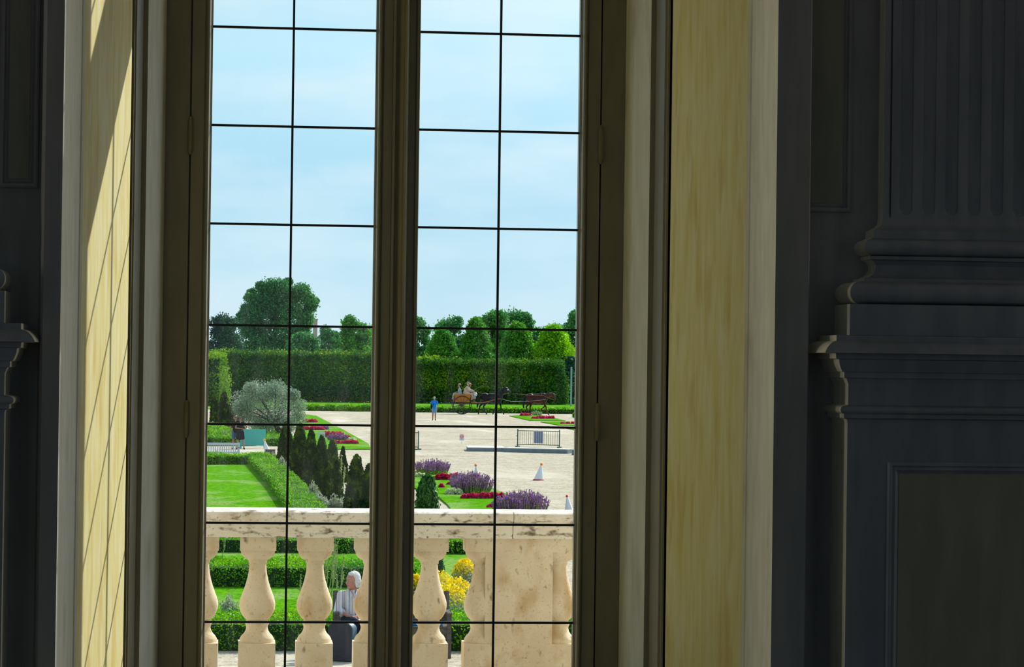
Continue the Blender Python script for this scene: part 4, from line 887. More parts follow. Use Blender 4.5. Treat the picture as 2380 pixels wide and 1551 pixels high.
# concrete blocks
def block(p0, p1, h, dep, label):
    g0, g1 = G(*p0), G(*p1); d = g1 - g0; rz = math.atan2(d.y, d.x); r = empty('concrete_block', tuple(g0), rz, label, 'concrete block')
    L_ = d.length; m = MB().box((L_ / 2, dep / 2, h / 2 - .01), (L_, dep, h - .02)); m.build('block', concrete, r)
    MB().box((L_ / 2, dep / 2, h - .01), (L_ + .02, dep + .02, .03)).build('slab', lit_slab, r)
block((1087, 1049.5), (1172, 1050.5), .19, 2.6, 'low grey concrete block, left one below the no-entry notice')
block((1171, 1051.5), (1319, 1055), .21, 1.1, 'longer low grey concrete block in front of the crowd barrier')
block((1329, 1058), (1400, 1060), .26, 1.5, 'low concrete block cut by the right glass edge')

# ---- dark wooden garden bench
g = G(1048, 1532); yb = g.y; s = ppm(1048, 1532); xl_ = P(779, 1500, yb + .45).x; xr2 = P(1040, 1500, yb + .3).x; Lb = xr2 - xl_
bench = empty('garden_bench', ((xl_ + xr2) / 2, yb, 0), label='dark weathered wooden garden bench facing the palace, behind the balusters', cat='bench'); h2 = Lb / 2
for sg in (-1, 1):
    MB().box((sg * h2, .03, .31), (.06, .065, .62)).build('leg', wood_dark, bench)
    MB().tube([(sg * h2, .50, .0), (sg * h2, .50, .40), (sg * h2, .60, .92)], .038, 4).build('leg', wood_dark, bench)
    m = MB(); pr = [(-.03, .62), (-.045, .655), (.0, .675), (.08, .66), (.3, .645), (.56, .66), (.56, .625), (.3, .61), (.1, .62)]
    m.prism_x(pr, sg * h2 - .035, sg * h2 + .035); m.build('armrest', wood_dark, bench)
    MB().box((sg * h2, .27, .40), (.045, .42, .07)).build('side_rail', wood_dark, bench)
MB().box((0, .03, .395), (Lb, .035, .08)).build('front_apron', wood_dark, bench)
for i in range(6): MB().box((0, .035 + i * .082, .450), (Lb + .02, .065, .022)).build('seat_slat', wood_dark, bench)
MB().box((0, .585, .855), (Lb, .035, .10)).build('back_rail', wood_dark, bench); MB().box((0, .515, .50), (Lb, .03, .06)).build('back_rail', wood_dark, bench)
for i in range(15):
    x = -h2 + (i + .5) * Lb / 15; MB().tube([(x, .52, .50), (x, .58, .83)], .022, 4).build('back_slat', wood_dark, bench)
def cloth(px, name, lab, sx, sy):
    c = P(px, 1458, yb + .2); m = MB(); n = 12
    vs = [((i / n - .5) * sx, (j / n - .5) * sy, .03 + .022 * math.sin(i * 1.1 + j * .7) * math.sin(j * .9 + 1) - .02 * (abs(i / n - .5) > .42)) for i in range(n + 1) for j in range(n + 1)]
    vs += [(x, y, 0.001) for x, y, z in vs]; k = (n + 1) ** 2; fs = []
    for i in range(n):
        for j in range(n):
            a = i * (n + 1) + j; fs += [(a, a + 1, a + n + 2, a + n + 1), (k + a, k + a + n + 1, k + a + n + 2, k + a + 1)]
    for i in range(n):
        a, b_ = i, i + 1; fs.append((a, b_, k + b_, k + a)); a, b_ = n * (n + 1) + i, n * (n + 1) + i + 1; fs.append((a, b_, k + b_, k + a))
        a, b_ = i * (n + 1), (i + 1) * (n + 1); fs.append((a, b_, k + b_, k + a)); a, b_ = i * (n + 1) + n, (i + 1) * (n + 1) + n; fs.append((a, b_, k + b_, k + a))
    o = m.add(vs, fs).build(name, blue_cloth, smooth=True); o.location = (c.x, yb + .2, .461); tag(o, lab, 'cloth')
cloth(1006, 'folded_cloth', 'blue cloth lying on the bench seat by its right armrest', .26, .26)
cloth(958, 'folded_cloth', 'blue cloth on the bench seat behind the central window post', .22, .26)
# suitcase
c = G(792, 1537); case = empty('suitcase', (c.x + .02, c.y, 0), R(-26), 'dark grey rounded case standing in front of the seated woman', 'suitcase')
def rrect(w, h, r_, n=8):
    out = []
    for cx, cz, a0 in ((w / 2 - r_, r_ * .4, -90), (w / 2 - r_, h - r_, 0), (-w / 2 + r_, h - r_, 90), (-w / 2 + r_, r_ * .4, 180)):
        q = r_ if cz > r_ else r_ * .4
        ox = (r_ - q) * (1 if cx > 0 else -1)
        for i in range(n + 1): a = R(a0 + 90 * i / n); out.append((cx + ox + q * math.cos(a), cz + q * math.sin(a)))
    return out
def plate(w, h, r_, y0, y1, name, m, par):
    pr = rrect(w, h, r_); n = len(pr); vs = [(x, y0, z + .012) for x, z in pr] + [(x, y1, z + .012) for x, z in pr]
    return smoothmod(MB().add(vs, [(i, (i + 1) % n, n + (i + 1) % n, n + i) for i in range(n)] + [tuple(range(n))[::-1], tuple(range(n, 2 * n))]).build(name, m, par), 40)
wcs, hcs = .37, .535
plate(wcs, hcs, .10, -.085, .085, 'shell', case_side, case); plate(wcs - .012, hcs - .006, .096, -.093, -.086, 'front_panel', case_front, case); plate(wcs + .006, hcs + .003, .102, -.078, -.068, 'edge_trim', green_metal, case)
for x in (-.12, .12): MB().ell((x, 0, .014), (.022, .022, .014), 10).build('foot', rubber, case)
MB().tube([(-.06, -.0, hcs + .006), (-.055, 0, hcs + .03), (.055, 0, hcs + .03), (.06, 0, hcs + .006)], .008, 8).build('handle', rubber, case)

# ================================================================== PEOPLE
def head(mb, c, a, s=1.0):
    """head primitives; a = direction the face looks to (radians, 0 = -Y)"""
    Q = Matrix.Rotation(a, 3, 'Z'); c = Vector(c); q = lambda x, y, z: c + Q @ Vector((x * s, y * s, z * s))
    mb.ell(c + Q @ Vector((0, .012 * s, .018 * s)), (.074 * s, .094 * s, .098 * s), 18, Q)
    mb.ell(q(0, -.025, -.045), (.056 * s, .060 * s, .068 * s), 14, Q)
    mb.ell(q(0, -.066, -.092), (.026 * s, .022 * s, .020 * s), 10, Q)
    mb.cap_(q(0, -.082, .012), q(0, -.100, -.022), .009 * s, .014 * s, 8)
    mb.ell(q(0, -.074, -.058), (.026 * s, .014 * s, .012 * s), 8, Q)
    mb.ell(q(0, -.070, .028), (.050 * s, .020 * s, .012 * s), 8, Q)
    for k in (-1, 1):
        mb.ell(q(k * .076, .012, -.008), (.010 * s, .020 * s, .030 * s), 8, Q); mb.ell(q(k * .040, -.060, -.030), (.022 * s, .020 * s, .022 * s), 8, Q)
    return Q, q
def hand(mb, w, d, up, s=1.0, curl=.5, n=5):
    """palm and five fingers from the wrist w along direction d; up = back-of-hand normal"""
    w = Vector(w); d = Vector(d).normalized(); up = Vector(up); b = d.cross(up).normalized(); up = b.cross(d).normalized()
    mb.cap_(w, w + d * .035 * s, .021 * s, .024 * s, 8)
    M = Matrix((b, d, up)).transposed(); mb.ell(w + d * .06 * s, (.040 * s, .048 * s, .016 * s), 12, M)
    for i, (o, l) in enumerate(((-.030, .066), (-.011, .078), (.010, .072), (.029, .056))):
        p = w + b * o * s + d * .098 * s; r_ = .0088 * s; dd = (d + b * o * 2.2).normalized()
        p1 = p + dd * l * .45 * s - up * .012 * curl * s; p2 = p1 + (dd - up * curl * .9).normalized() * l * .32 * s; p3 = p2 + (dd - up * curl * 2).normalized() * l * .26 * s
        mb.cap_(p, p1, r_, r_ * .95, 6); mb.cap_(p1, p2, r_ * .95, r_ * .88, 6); mb.cap_(p2, p3, r_ * .88, r_ * .75, 6)
    p = w - b * .030 * s + d * .03 * s; p1 = p - b * .028 * s + d * .03 * s - up * .01 * s; p2 = p1 + d * .028 * s - b * .008 * s - up * .008 * s
    mb.cap_(p, p1, .0115 * s, .010 * s, 6); mb.cap_(p1, p2, .010 * s, .008 * s, 6)
STAND = dict(hip=.90, waist=1.06, chest=1.27, sh=1.43, neck=1.47, head=1.63, shw=.19, hipw=.095)
def person(label, loc, rz, J, sex='m', sc=1.0, vox=.013, face=0.0, look=skin, clothes=(), hair=None, hs=1.0, name='person'):
    """J: joints 'elbow/wrist/hand/knee/ankle/toe' per side (key + 'R'/'L'); body facing -Y"""
    r = empty(name, loc, rz, label, 'person', scale=sc); r['label'] = label
    b = MB(); V = lambda k: Vector(J[k]); pel, ch, nk, hd = V('pelvis'), V('chest'), V('neck'), V('head'); f = 1 if sex == 'm' else .9
    up = (ch - pel).normalized()
    b.cap_(pel, pel.lerp(ch, .5), .13 * f, .118 * f, 12); b.cap_(pel.lerp(ch, .5), ch, .118 * f, .125 * f, 12)
    b.ell(ch - up * .03, (.155 * f, .11, .155), 14); b.ell(pel, (.165, .125, .12), 14)
    b.cap_(ch + up * .08, nk, .09, .052, 10); b.cap_(nk, hd - Vector((0, 0, .05)), .052, .05, 10)
    Q, q = head(b, hd, face, hs)
    for k in 'RL':
        s_, e_, w_, h_ = V('sh' + k), V('el' + k), V('wr' + k), V('ha' + k)
        b.cap_(nk - Vector((0, 0, .05)), s_, .05, .055, 8); b.cap_(s_, e_, .052 * f, .040 * f, 10); b.cap_(e_, w_, .040 * f, .026 * f, 10)
        hand(b, w_, h_ - w_, Vector((0, 0, 1)) if abs((h_ - w_).normalized().z) < .7 else Vector((1 if k == 'L' else -1, 0, 0)), 1.0, .5)
        hp, kn, an, to = V('hip' + k), V('kn' + k), V('an' + k), V('to' + k)
        b.cap_(pel.lerp(hp, .6), hp, .10, .092, 10); b.cap_(hp, kn, .088 * f, .058 * f, 12); b.cap_(kn, kn.lerp(an, .35), .056, .055 * f, 10); b.cap_(kn.lerp(an, .35), an, .055 * f, .036, 10)
        b.cap_(an - Vector((0, 0, .02)), to, .036, .028, 8); b.ell(an + (an - to).normalized() * .03 - Vector((0, 0, .03)), (.034, .04, .035), 8)
    b.build('body', look, r, remesh=vox)
    def seg(m, a, c, ra, rb): m.cap_(a, c, ra, rb, 12)
    for kind, cm in clothes:
        m = MB()
        if kind in ('shirt', 'shirt_long', 'tank', 'coat'):
            ex = .016 if kind != 'coat' else .035
            m.ell(ch - up * .03, (.155 * f + ex, .11 + ex, .155), 16); m.ell(ch - up * .12, (.15 * f + ex, .115 + ex, .14), 14); m.cap_(pel + up * .02, pel.lerp(ch, .5), .13 * f + ex + .012, .118 * f + ex + .01, 14); m.ell(pel + up * .04, (.160 + ex, .125 + ex, .10), 14)
            m.cap_(ch + up * .05, nk - Vector((0, 0, .035)), .095 + ex, .052 + ex * .5, 12)
            for k in 'RL':
                s_, e_, w_ = V('sh' + k), V('el' + k), V('wr' + k)
                seg(m, nk - Vector((0, 0, .055)), s_, .052 + ex * .5, .050 + ex * .5)
                if kind == 'shirt': seg(m, s_, s_.lerp(e_, .62), .052 + ex * .6, .050 + ex * .8)
                if kind in ('shirt_long', 'coat'): seg(m, s_, e_, .054 + ex * .6, .048 + ex * .8); seg(m, e_, e_.lerp(w_, .30 if kind == 'shirt_long' else .92), .052 + ex * .8, .046 + ex)
        elif kind in ('shorts', 'trousers', 'dress'):
            m.ell(pel, (.178, .14, .125), 14)
            for k in 'RL':
                hp, kn, an = V('hip' + k), V('kn' + k), V('an' + k)
                if kind == 'trousers': seg(m, hp, kn, .103 * f, .074); seg(m, kn, an + Vector((0, 0, .03)), .074, .058)
                else: seg(m, hp, hp.lerp(kn, .72), .105, .098)
            if kind == 'dress': m.cap_(pel, pel - up * .28, .16, .165, 14)
        elif kind == 'shoes':
            for k in 'RL':
                an, to = V('an' + k), V('to' + k); m.cap_(an - Vector((0, 0, .028)), to, .045, .036, 10); m.ell(an + (an - to).normalized() * .03 - Vector((0, 0, .035)), (.043, .05, .042), 10)
        nm = {'shirt_long': 'shirt', 'tank': 'top'}.get(kind, kind)
        if kind == 'shoes':
            m.build('shoes', cm, r, remesh=vox)
        else: m.build(nm, cm, r, remesh=vox)
    if hair:
        kind, hm = hair; m = MB(); qq = lambda x, y, z: hd + Q @ Vector((x * hs, y * hs, z * hs))
        m.ell(qq(0, .026, .030), (.083 * hs, .090 * hs, .092 * hs), 16, Q)
        if kind in ('bob', 'long'):
            for k in (-1, 1): m.ell(qq(k * .066, .03, -.022), (.028 * hs, .058 * hs, .072 * hs), 10, Q)
            m.ell(qq(0, .07, -.02), (.072 * hs, .05 * hs, .085 * hs), 12, Q)
            m.ell(qq(.03, -.052, .088), (.052 * hs, .035 * hs, .026 * hs), 10, Q)
        if kind == 'long': m.cap_(qq(0, .075, -.04), qq(0, .07, -.16), .06, .045, 10)
        if kind == 'short': m.ell(qq(0, .05, -.01), (.07 * hs, .06 * hs, .07 * hs), 10, Q)
        m.build('hair', hm, r, remesh=vox * .8)
        if kind == 'bob':
            w_ = MB()
            for i in range(26):
                a = random.uniform(0, 6.28); z = random.uniform(-.3, 1); p0 = qq(.08 * math.cos(a) * math.sqrt(max(0, 1 - z * z)), .026 + .085 * math.sin(a) * math.sqrt(max(0, 1 - z * z)), .034 + .088 * z)
                d_ = (p0 - hd).normalized(); w_.tube([p0, p0 + d_ * .012 + Vector((0, 0, .006)), p0 + d_ * .014 + Vector((random.gauss(0, .012), 0, random.gauss(-.004, .01)))], [.0014, .0011, .0005], 4)
            w_.build('stray_hair', hm, r)['kind'] = 'stuff'
    return r, Q, lambda x, y, z: hd + Q @ Vector((x * hs, y * hs, z * hs))
def stand_J(**k):
    J = dict(pelvis=(0, 0, .95), chest=(0, 0, 1.27), neck=(0, .01, 1.475), head=(0, -.01, 1.63))
    for sd, s_ in (('R', -1), ('L', 1)):
        J.update({'sh' + sd: (s_ * .172, 0, 1.395), 'el' + sd: (s_ * .235, .02, 1.13), 'wr' + sd: (s_ * .25, -.05, .89), 'ha' + sd: (s_ * .25, -.09, .79), 'hip' + sd: (s_ * .095, 0, .90), 'kn' + sd: (s_ * .11, -.02, .49), 'an' + sd: (s_ * .12, .02, .09), 'to' + sd: (s_ * .14, -.13, .035)})
    J.update(k); return J
def glasses(r, q, m=blackc, s=1):
    g_ = MB()
    for k in (-1, 1): g_.ell(q(k * .034, -.088, .008), (.026, .008, .018), 10)
    g_.cap_(q(-.01, -.092, .012), q(.01, -.092, .012), .004, .004, 6); g_.build('sunglasses', m, r)

# seated white-haired woman on the bench
J = dict(pelvis=(0, .05, .555), chest=(.0, .10, .82), neck=(0, .08, .965), head=(-.012, .05, 1.095),
         shR=(-.172, .09, .885), elR=(-.222, -.02, .665), wrR=(-.045, -.24, .600), haR=(.06, -.30, .580),
         shL=(.172, .09, .885), elL=(.235, .0, .665), wrL=(.10, -.22, .615), haL=(.0, -.27, .605),
         hipR=(-.09, .02, .535), knR=(.00, -.42, .525), anR=(.03, -.38, .10), toR=(.05, -.52, .035), hipL=(.10, .02, .535), knL=(.19, -.40, .53), anL=(.20, -.36, .10), toL=(.23, -.50, .035))
wx = P(822, 1400, yb + .1).x
wr_, Q, q = person('white-haired person in a striped shirt seated on the wooden bench, looking left', (wx, yb + .22, 0), 0, J, 'f', 1.0, .0075, R(-48), skin,
                   (('shirt_long', shirt), ('trousers', navy), ('shoes', leather)), ('bob', white_hair), 1.14)
for k in (-1, 1):
    e_ = MB().ell(q(k * .031, -.0805, .009), (.011, .008, .006), 10, Q).build('eye', globe, wr_, smooth=True)
    MB().ell(q(k * .031, -.0875, .009), (.0055, .003, .0055), 8, Q).build('iris', blackc, e_)
    MB().cap_(q(k * .016, -.089, .031), q(k * .046, -.080, .030), .0035, .002, 6).build('eyebrow', grey_hair, wr_)
m = MB(); m.cap_(q(-.020, -.0855, -.058), q(.020, -.0855, -.058), .0055, .0055, 6); m.build('lips', mat('lip', (.42, .12, .11), .5), wr_)
col = MB(); dzc = -.115
for k in (-1, 1): col.add([(x, y, z + dzc) for x, y, z in ((k * .075, .055, 1.095), (k * .085, .10, 1.10), (k * .03, -.055, .985), (k * .015, -.045, 1.02), (k * .072, .04, 1.060), (k * .09, .09, 1.055), (k * .045, -.060, .965), (k * .012, -.052, .99))], [(0, 1, 2, 3), (4, 7, 6, 5), (0, 4, 5, 1), (1, 5, 6, 2), (2, 6, 7, 3), (3, 7, 4, 0)])
col.build('collar', shirt, wr_)

# man in blue shirt, seen from behind
g = G(1009, 978); s = ppm(1009, 978)
J = stand_J(wrR=(-.27, -.04, .90), elR=(-.26, .04, 1.14), anR=(-.09, .10, .10), toR=(-.10, -.04, .035), anL=(.11, -.06, .09), toL=(.14, -.20, .035), knL=(.10, -.06, .49), knR=(-.09, .03, .49))
mr_, Q, q = person('grey-haired person in a bright blue shirt and denim shorts, back turned', (g.x, g.y, 0), R(172), J, 'm', 56 / s / 1.745, .012, 0, skin_tan,
                   (('shirt', blue_shirt), ('shorts', denim), ('shoes', rubber)), ('short', grey_hair))
m = MB(); m.tube([(-.10, -.13, 1.46), (.02, .155, 1.25), (.17, .13, 1.03)], .014, 6); m.build('bag_strap', blackc, mr_); MB().ell((.215, .08, 1.02), (.055, .10, .19), 12).build('shoulder_bag', blackc, mr_, smooth=True)
# couple in black by the white bench
g = G(549, 1045); s = ppm(549, 1045)
J = stand_J(elR=(-.25, .03, 1.13), wrR=(-.26, .0, .88), elL=(.22, .10, 1.15), wrL=(.30, .14, .95))
r_, Q, q = person('person in black T-shirt, sunglasses and denim shorts, left of the couple', (g.x - .04, g.y + .16, 0), R(-8), J, 'm', 80 / s / 1.76, .012, R(8), skin_tan, (('shirt', blackc), ('shorts', denim_mid), ('shoes', rubber)), ('short', black_hair)); glasses(r_, q)
g = G(558, 1045)
J = stand_J(elR=(-.25, -.08, 1.15), wrR=(.02, -.20, 1.12), haR=(.12, -.22, 1.13), elL=(.35, .06, 1.19), wrL=(.19, -.13, 1.06), haL=(.12, -.2, 1.05), anR=(-.16, .0, .10), toR=(-.18, -.14, .035), anL=(.20, .05, .10), toL=(.24, -.09, .035), knL=(.16, -.02, .49), knR=(-.13, -.02, .49))
r_, Q, q = person('person in black vest and shorts, hand on hip, right of the couple', (g.x, g.y - .16, 0), R(-4), J, 'f', 77 / s / 1.76, .012, R(4), skin_tan, (('tank', blackc), ('dress', blackc), ('shoes', blackc)), ('long', brown_hair)); glasses(r_, q)
MB().ell((.0, -.16, 1.0), (.13, .05, .09), 12).build('waist_bag', navy, r_, smooth=True)

# ================================================================== HORSES AND CART
gc = G(1073, 963); yC = gc.y; s = ppm(1073, 963)
def wx_(px): return P(px, 930, yC).x
def horse(label, px_front, px_rump, coat, legs, neck_low=False, sc=1.12, white=False):
    cx = (wx_(px_front) + wx_(px_rump)) / 2
    r = empty('horse', (cx, yC, 0), 0, label, 'horse', scale=sc); b = MB()
    b.ell((0, 0, 1.20), (.74, .29, .33), 20); b.ell((-.50, 0, 1.27), (.36, .29, .33), 16); b.ell((.48, 0, 1.25), (.34, .27, .36), 16); b.ell((.12, 0, 1.12), (.50, .30, .31), 16)
    b.cap_((-.3, 0, 1.33), (.42, 0, 1.40), .22, .20, 12); b.ell((.40, 0, 1.46), (.26, .12, .15), 12)
    if not neck_low: n0, n1, n2, h1 = (.58, 0, 1.42), (.84, 0, 1.72), (1.05, 0, 1.92), (1.40, 0, 1.60)
    else: n0, n1, n2, h1 = (.60, 0, 1.38), (.90, 0, 1.50), (1.20, 0, 1.50), (1.34, 0, 1.08)
    b.cap_(n0, n1, .24, .165, 12); b.cap_(n1, n2, .165, .12, 12)
    n2v, h1v = Vector(n2), Vector(h1); d = (h1v - n2v).normalized()
    b.cap_(n2v, n2v + d * .18, .125, .105, 12); b.cap_(n2v + d * .18, h1v - d * .04, .10, .062, 12); b.ell(h1v, (.062, .055, .065), 10)
    upv = Vector((0, 0, 1))
    for k in (-1, 1):
        e0 = n2v + Vector((-.02, k * .06, .09)); b.cap_(e0, e0 + Vector((.02, k * .015, .11)), .028, .010, 8)
    for i, L_ in enumerate(legs):
        sd = .15 if i % 2 else -.15
        if i < 2: tops = [(.48, sd, 1.12)]; rad = [.15, .088, .055, .040, .042]
        else: tops = [(-.58, sd, 1.18)]; rad = [.20, .125, .062, .042, .045]
        pts = tops + [(x, sd, z) for x, z in L_]
        for a, c, ra, rb in zip(pts, pts[1:], rad, rad[1:]): b.cap_(a, c, ra, rb, 10)
        for j in (2,) if i > 1 else (1,): pass
        f = Vector(pts[-1]); b.tube([f + Vector((.01, 0, -.02)), f + Vector((.035, 0, -.085))], [.05, .068], 10)
    b.build('body', coat, r, remesh=.018)
    t_ = MB(); t_.cap_((-.80, 0, 1.38), (-.95, 0, 1.20), .06, .085, 8); t_.cap_((-.95, 0, 1.20), (-1.02, 0, .86), .085, .10, 8); t_.cap_((-1.02, 0, .86), (-1.08 if not neck_low else -.98, 0, .52), .10, .05, 8); t_.build('tail', horse_black, r, remesh=.02)
    m_ = MB(); p0, p1, p2 = Vector(n0), Vector(n1), Vector(n2); off = Vector((-.13, 0, .12)) if not neck_low else Vector((-.02, 0, .15))
    m_.cap_(p0 + off * 1.2, p1 + off, .06, .06, 8); m_.cap_(p1 + off, p2 + off * .7, .06, .05, 8); m_.cap_(p2 + Vector((0, 0, .10)), p2 + Vector((.09, 0, .05)), .035, .025, 8); m_.build('mane', horse_black, r, remesh=.018)
    # harness
    def ring(c, ry, rz, nrm_tilt, w, name, m=leather):
        k = 26; pts = [Vector((c[0] + nrm_tilt * math.sin(2 * math.pi * i / k), ry * math.cos(2 * math.pi * i / k), c[2] + rz * math.sin(2 * math.pi * i / k))) for i in range(k + 1)]
        return MB().tube(pts, w, 6).build(name, m, r, smooth=True)
    ring((.26, 0, 1.23), .315, .375, .02, .022, 'girth_strap'); ring((.60, 0, 1.28), .265, .335, -.06, .030, 'collar')
    MB().tube([(-.62, -.27, 1.32), (-.1, -.31, 1.22), (.3, -.33, 1.22), (.62, -.28, 1.18)], .018, 6).build('trace', leather, r, smooth=True)
    MB().box((.27, 0, 1.61), (.14, .20, .05)).build('saddle_pad', leather, r)
    hc = n2v + d * .16; Mh = Matrix.Rotation(math.atan2(-(d.z), d.x) - math.pi / 2, 3, 'Y')
    bb = MB()
    for f_, ra in ((.05, .132), (.30, .088)):
        c = n2v + d * (f_ + .0); k = 18; ax = Vector((-d.z, 0, d.x))
        bb.tube([c + ax * ra * math.cos(2 * math.pi * i / k) + Vector((0, 1, 0)) * ra * math.sin(2 * math.pi * i / k) for i in range(k + 1)], .011, 5)
    for k in (-1, 1): bb.tube([n2v + d * .05 + Vector((0, k * .125, 0)), n2v + d * .30 + Vector((0, k * .088, 0))], .011, 5)
    br_ = bb.build('bridle', leather, r)
    for k in (-1, 1): MB().box(n2v + d * .14 + Vector((.03, k * .12, .02)), (.10, .012, .09), M=Mh).build('blinker', metal_silver if white else leather, br_)
    return r, n2v, h1v, sc
legsA = [[(.62, .78), (.66, .62), (.70, .30), (.86, .13)], [(.42, .80), (.35, .60), (.20, .34), (.10, .16)], [(-.44, .92), (-.62, .58), (-.52, .26), (-.42, .10)], [(-.55, .92), (-.86, .62), (-.92, .30), (-.98, .13)]]
legsA = [[(a[0], a[1]), (b_[0], b_[1]), (c[0], c[1]), (d_[0], .10)] for a, b_, c, d_ in legsA]
legsB = [[(.56, .80), (.66, .60), (.70, .30), (.84, .10)], [(.56, .84), (.62, .66), (.44, .50), (.34, .44)], [(-.42, .92), (-.52, .58), (-.50, .28), (-.42, .10)], [(-.50, .92), (-.78, .60), (-.66, .28), (-.60, .10)]]
hA, nA, mA, scA = horse('black harnessed horse between the shafts of the cart', 1173, 1113, horse_black, legsA, white=True)
hB, nB, mB, scB = horse('brown bay lead horse with lowered head, walking in front of the black horse', 1277, 1219, horse_bay, legsB, neck_low=True)
def Wp(r, v, sc): return Vector(r.location) + Vector(v) * sc
# cart
x0 = wx_(1073); wr = 21.5 / s
cart = empty('horse_cart', (x0, yC, 0), 0, 'varnished wooden two-wheeled cart with tall spoked wheels', 'cart')
def wheel(y):
    rt = MB(); k = 48
    for rr_, w_ in ((wr - .02, .024), ):
        vs = []
        for i in range(k):
            a = 2 * math.pi * i / k
            for q_, yy in ((wr, -.03), (wr, .03), (wr - .06, .03), (wr - .06, -.03)): vs.append((q_ * math.cos(a), yy + y, wr + q_ * math.sin(a)))
        rt.add(vs, [(4 * i + j, 4 * i + (j + 1) % 4, 4 * ((i + 1) % k) + (j + 1) % 4, 4 * ((i + 1) % k) + j) for i in range(k) for j in range(4)])
    w_ = rt.build('wheel', rubber, cart)
    MB().lathe([(.05, -.12), (.10, -.06), (.10, .06), (.05, .12)], (0, 0, 0), 16).build('hub', wood_dark, w_)
    hub = w_.children[0]; hub.rotation_euler = (R(90), 0, 0); hub.location = (0, y, wr)
    for i in range(12):
        a = 2 * math.pi * (i + .5) / 12; MB().tube([(.08 * math.cos(a), y, wr + .08 * math.sin(a)), ((wr - .05) * math.cos(a), y, wr + (wr - .05) * math.sin(a))], [.026, .018], 6).build('spoke', wood_dark, w_)
wheel(-.72); wheel(.72)
MB().tube([(0, -.72, wr), (0, .72, wr)], .035).build('axle', black_iron, cart)
zb0 = wr + .02; u = lambda px: wx_(px) - x0
def zz(py): return (963 - py) / s
bd = MB()
for y0_, y1_ in ((-.60, -.56), (.56, .60)): bd.prism([(u(1055), y0_), (u(1092), y0_), (u(1092), y1_), (u(1055), y1_)], zz(936), zz(918))
bd.bbox((u(1055), -.6, zz(936)), (u(1056.2), .6, zz(920))); bd.bbox((u(1091), -.6, zz(936)), (u(1092), .6, zz(924))); bd.bbox((u(1055), -.6, zz(936)), (u(1092), .6, zz(935)))
bd.build('body', varnish, cart)
MB().bbox((u(1053.5), -.63, zz(918.4)), (u(1092.5), -.54, zz(916.8))).bbox((u(1053.5), .54, zz(918.4)), (u(1092.5), .63, zz(916.8))).build('top_rail', varnish, cart)
MB().bbox((u(1064), -.58, zz(922)), (u(1086), .58, zz(918.5))).build('seat', leather, cart)
MB().bbox((u(1047), -.4, zz(934)), (u(1056), .4, zz(933))).build('rear_step', wood_dark, cart)
MB().bbox((u(1092), -.5, zz(936)), (u(1101), .5, zz(935))).bbox((u(1100), -.5, zz(936)), (u(1101), .5, zz(927))).build('footboard', varnish, cart)
for k in (-1, 1):
    MB().tube([(u(1080), k * .42, zz(936)), (u(1100), k * .44, zz(936)), (u(1122), k * .44, zz(935.5)), (u(1140), k * .43, zz(931)), (u(1152), k * .42, zz(927)), (u(1163), k * .40, zz(926))], [.04, .04, .038, .034, .03, .025], 8).build('shaft', tan_leather, cart, smooth=True)
    MB().tube([(u(1103.5), k * .52, zz(928)), (u(1103.5), k * .52, zz(922))], .03, 8).ell((u(1103.5), k * .52, zz(917)), (4.6 / s, .12, 4.8 / s), 12).build('lamp', metal_silver, cart, smooth=True)
    MB().tube([(u(1095), k * .52, zz(931)), (u(1103.5), k * .52, zz(927))], .02, 6).build('lamp_bracket', black_iron, cart)
# driver
zs_ = zz(918.5)
J = dict(pelvis=(0, 0, .12), chest=(.08, 0, .46), neck=(.17, 0, .66), head=(.21, 0, .83), shR=(.12, -.20, .62), elR=(.26, -.26, .38), wrR=(.50, -.20, .36), haR=(.60, -.18, .37), shL=(.12, .20, .62), elL=(.24, .26, .36), wrL=(.48, .16, .32), haL=(.58, .12, .33),
         hipR=(.03, -.11, .10), knR=(.50, -.14, .10), anR=(.46, -.14, -.36), toR=(.60, -.14, -.42), hipL=(.03, .11, .10), knL=(.50, .14, .10), anL=(.46, .14, -.36), toL=(.60, .14, -.42))
dx = wx_(1082)
dr, Q, q = person('driver in a beige coat and grey felt hat holding the reins on the cart', (dx - .05, yC - .24, zs_ - .02), 0, J, 'm', 1.12, .014, R(90), skin, (('coat', beige_coat), ('trousers', beige_coat), ('shoes', leather)), ('short', grey_hair))
def hat(r, q, m, brim=.17):
    o = MB().lathe([(brim, 0), (brim * 1.0, .012), (.098, .016), (.092, .09), (.075, .115), (.02, .118)], (0, 0, 0), 20).build('hat', m, r, smooth=True); p = q(0, .015, .062); o.location = p
    MB().lathe([(.100, .016), (.097, .045)], (0, 0, 0), 20).build('hat_band', blackc, o)
hat(dr, q, felt)
J2 = dict(J); 
r_, Q, q = person('companion in a broad orange-brown straw hat beside the driver', (dx + .15, yC + .28, zs_ - .06), 0, J2, 'f', 1.05, .014, R(80), skin, (('coat', beige_coat), ('trousers', greyblue), ('shoes', leather)), ('long', brown_hair)); hat(r_, q, straw_or, .21)
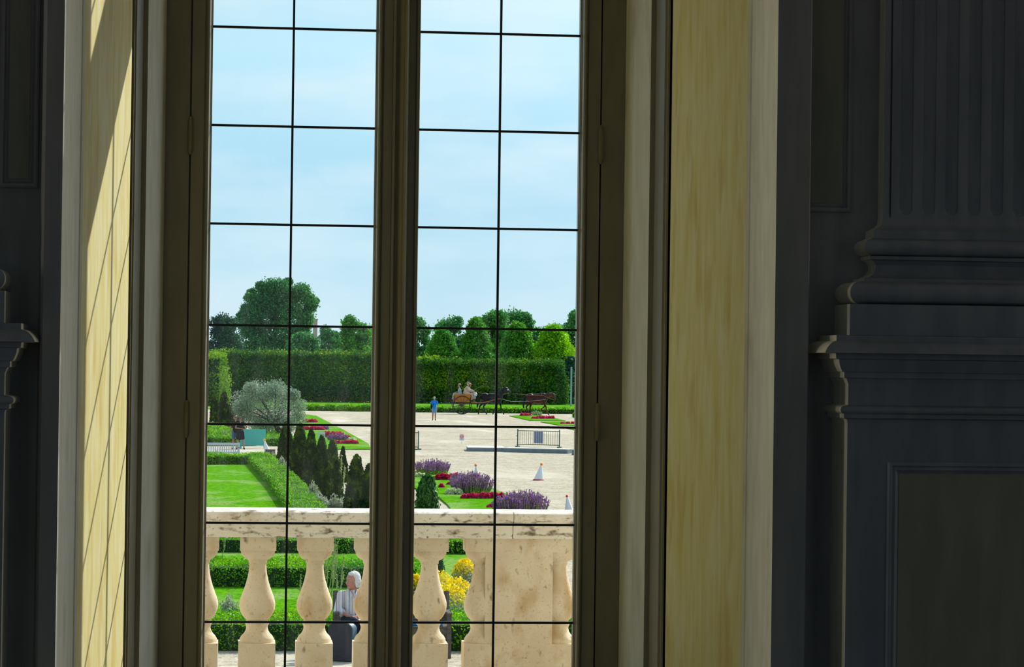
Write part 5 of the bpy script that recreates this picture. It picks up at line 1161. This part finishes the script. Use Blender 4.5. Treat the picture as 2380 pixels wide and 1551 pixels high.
# rear passenger facing backwards
J3 = {k: (-v[0] if k[:2] not in ('el', 'wr', 'ha') else -v[0] * .8, v[1], v[2]) for k, v in J.items()}
for k in 'RL': J3['wr' + k] = (-.34, J['wr' + k][1], .22); J3['ha' + k] = (-.44, J['ha' + k][1], .20)
J3.update(pelvis=(0, 0, .12), chest=(-.02, 0, .44), neck=(-.03, 0, .63), head=(-.05, 0, .79), shR=(-.02, -.18, .58), shL=(-.02, .18, .58), elR=(-.08, -.25, .32), elL=(-.08, .25, .32), anR=(-.60, -.14, -.34), toR=(-.74, -.14, -.40), anL=(-.56, .14, -.34), toL=(-.70, .14, -.40))
r_, Q, q = person('rear passenger in a pale blue shirt and straw hat facing backwards on the cart', (wx_(1068), yC - .18, zs_ - .02), 0, J3, 'f', 1.0, .014, R(-90), skin, (('shirt', lightblue), ('trousers', greyblue), ('shoes', leather)), ('short', brown_hair)); hat(r_, q, straw, .15)
# whip, reins
hp = Vector((dx - .05, yC - .24, zs_ - .02)) + Vector((.60, -.18, .37)) * 1.12
tag(MB().tube([hp + Vector((-.12, 0, -.05)), hp + Vector((.25, 0, .16)), hp.lerp(P(1132, 891, yC - .2), .99)], [.016, .012, .006], 6).tube([P(1132, 891, yC - .2), P(1127, 897, yC - .2), P(1123, 900, yC - .2), P(1119, 899, yC - .2)], .006, 5).build('driving_whip', stalk_mat, origin=None), 'long thin driving whip raised forward from the driver\'s hand', 'whip')
def rein(pts, label, y): tag(MB().tube([(wx_(a) if not isinstance(a, Vector) else a.x, y, zz(b_)) for a, b_ in pts], .013, 5).build('rein', tan_leather), label, 'rein')
mAw = Wp(hA, mA, scA); mBw = Wp(hB, mB, scB)
for k, lab in ((-1, 'near'), (1, 'far')):
    pts = [hp + Vector((0, .1 + k * .05, 0)), Vector((wx_(1120), yC + k * .2, zz(914.5))), Vector((wx_(1150), yC + k * .25, zz(915))), Vector((wx_(1163), yC + k * .2, zz(917))), mAw + Vector((-.06, k * .07, .02))]
    tag(MB().tube(pts, .013, 5).build('rein', tan_leather, smooth=True), ('tan rein from the driver to the black horse, on the near side' if k < 0 else 'tan rein from the driver to the black horse, on the far side'), 'rein')
    pts = [Vector((wx_(1192), yC + k * .12, zz(914))), Vector((wx_(1215), yC + k * .15, zz(915.5))), Vector((wx_(1232), yC + k * .3, zz(917.5))), Vector((wx_(1262), yC + k * .34, zz(918))), mBw + Vector((-.08, k * .09, .05))]
    tag(MB().tube(pts, .016, 5).build('rein', tan_leather, smooth=True), ('tan rein running to the brown lead horse, near side' if k < 0 else 'tan rein running to the brown lead horse, far side'), 'rein')
    pts = [Wp(hA, (.62, k * .30, 1.18), scA), Vector((wx_(1190), yC + k * .42, zz(932.5))), Wp(hB, (-.60, k * .31, 1.02), scB), Wp(hB, (.60, k * .34, 1.15), scB)]
    tag(MB().tube(pts, .012, 5).build('trace_rope', metal_silver, smooth=True), ('pale trace rope between the two horses, near side' if k < 0 else 'pale trace rope between the two horses, far side'), 'rope')
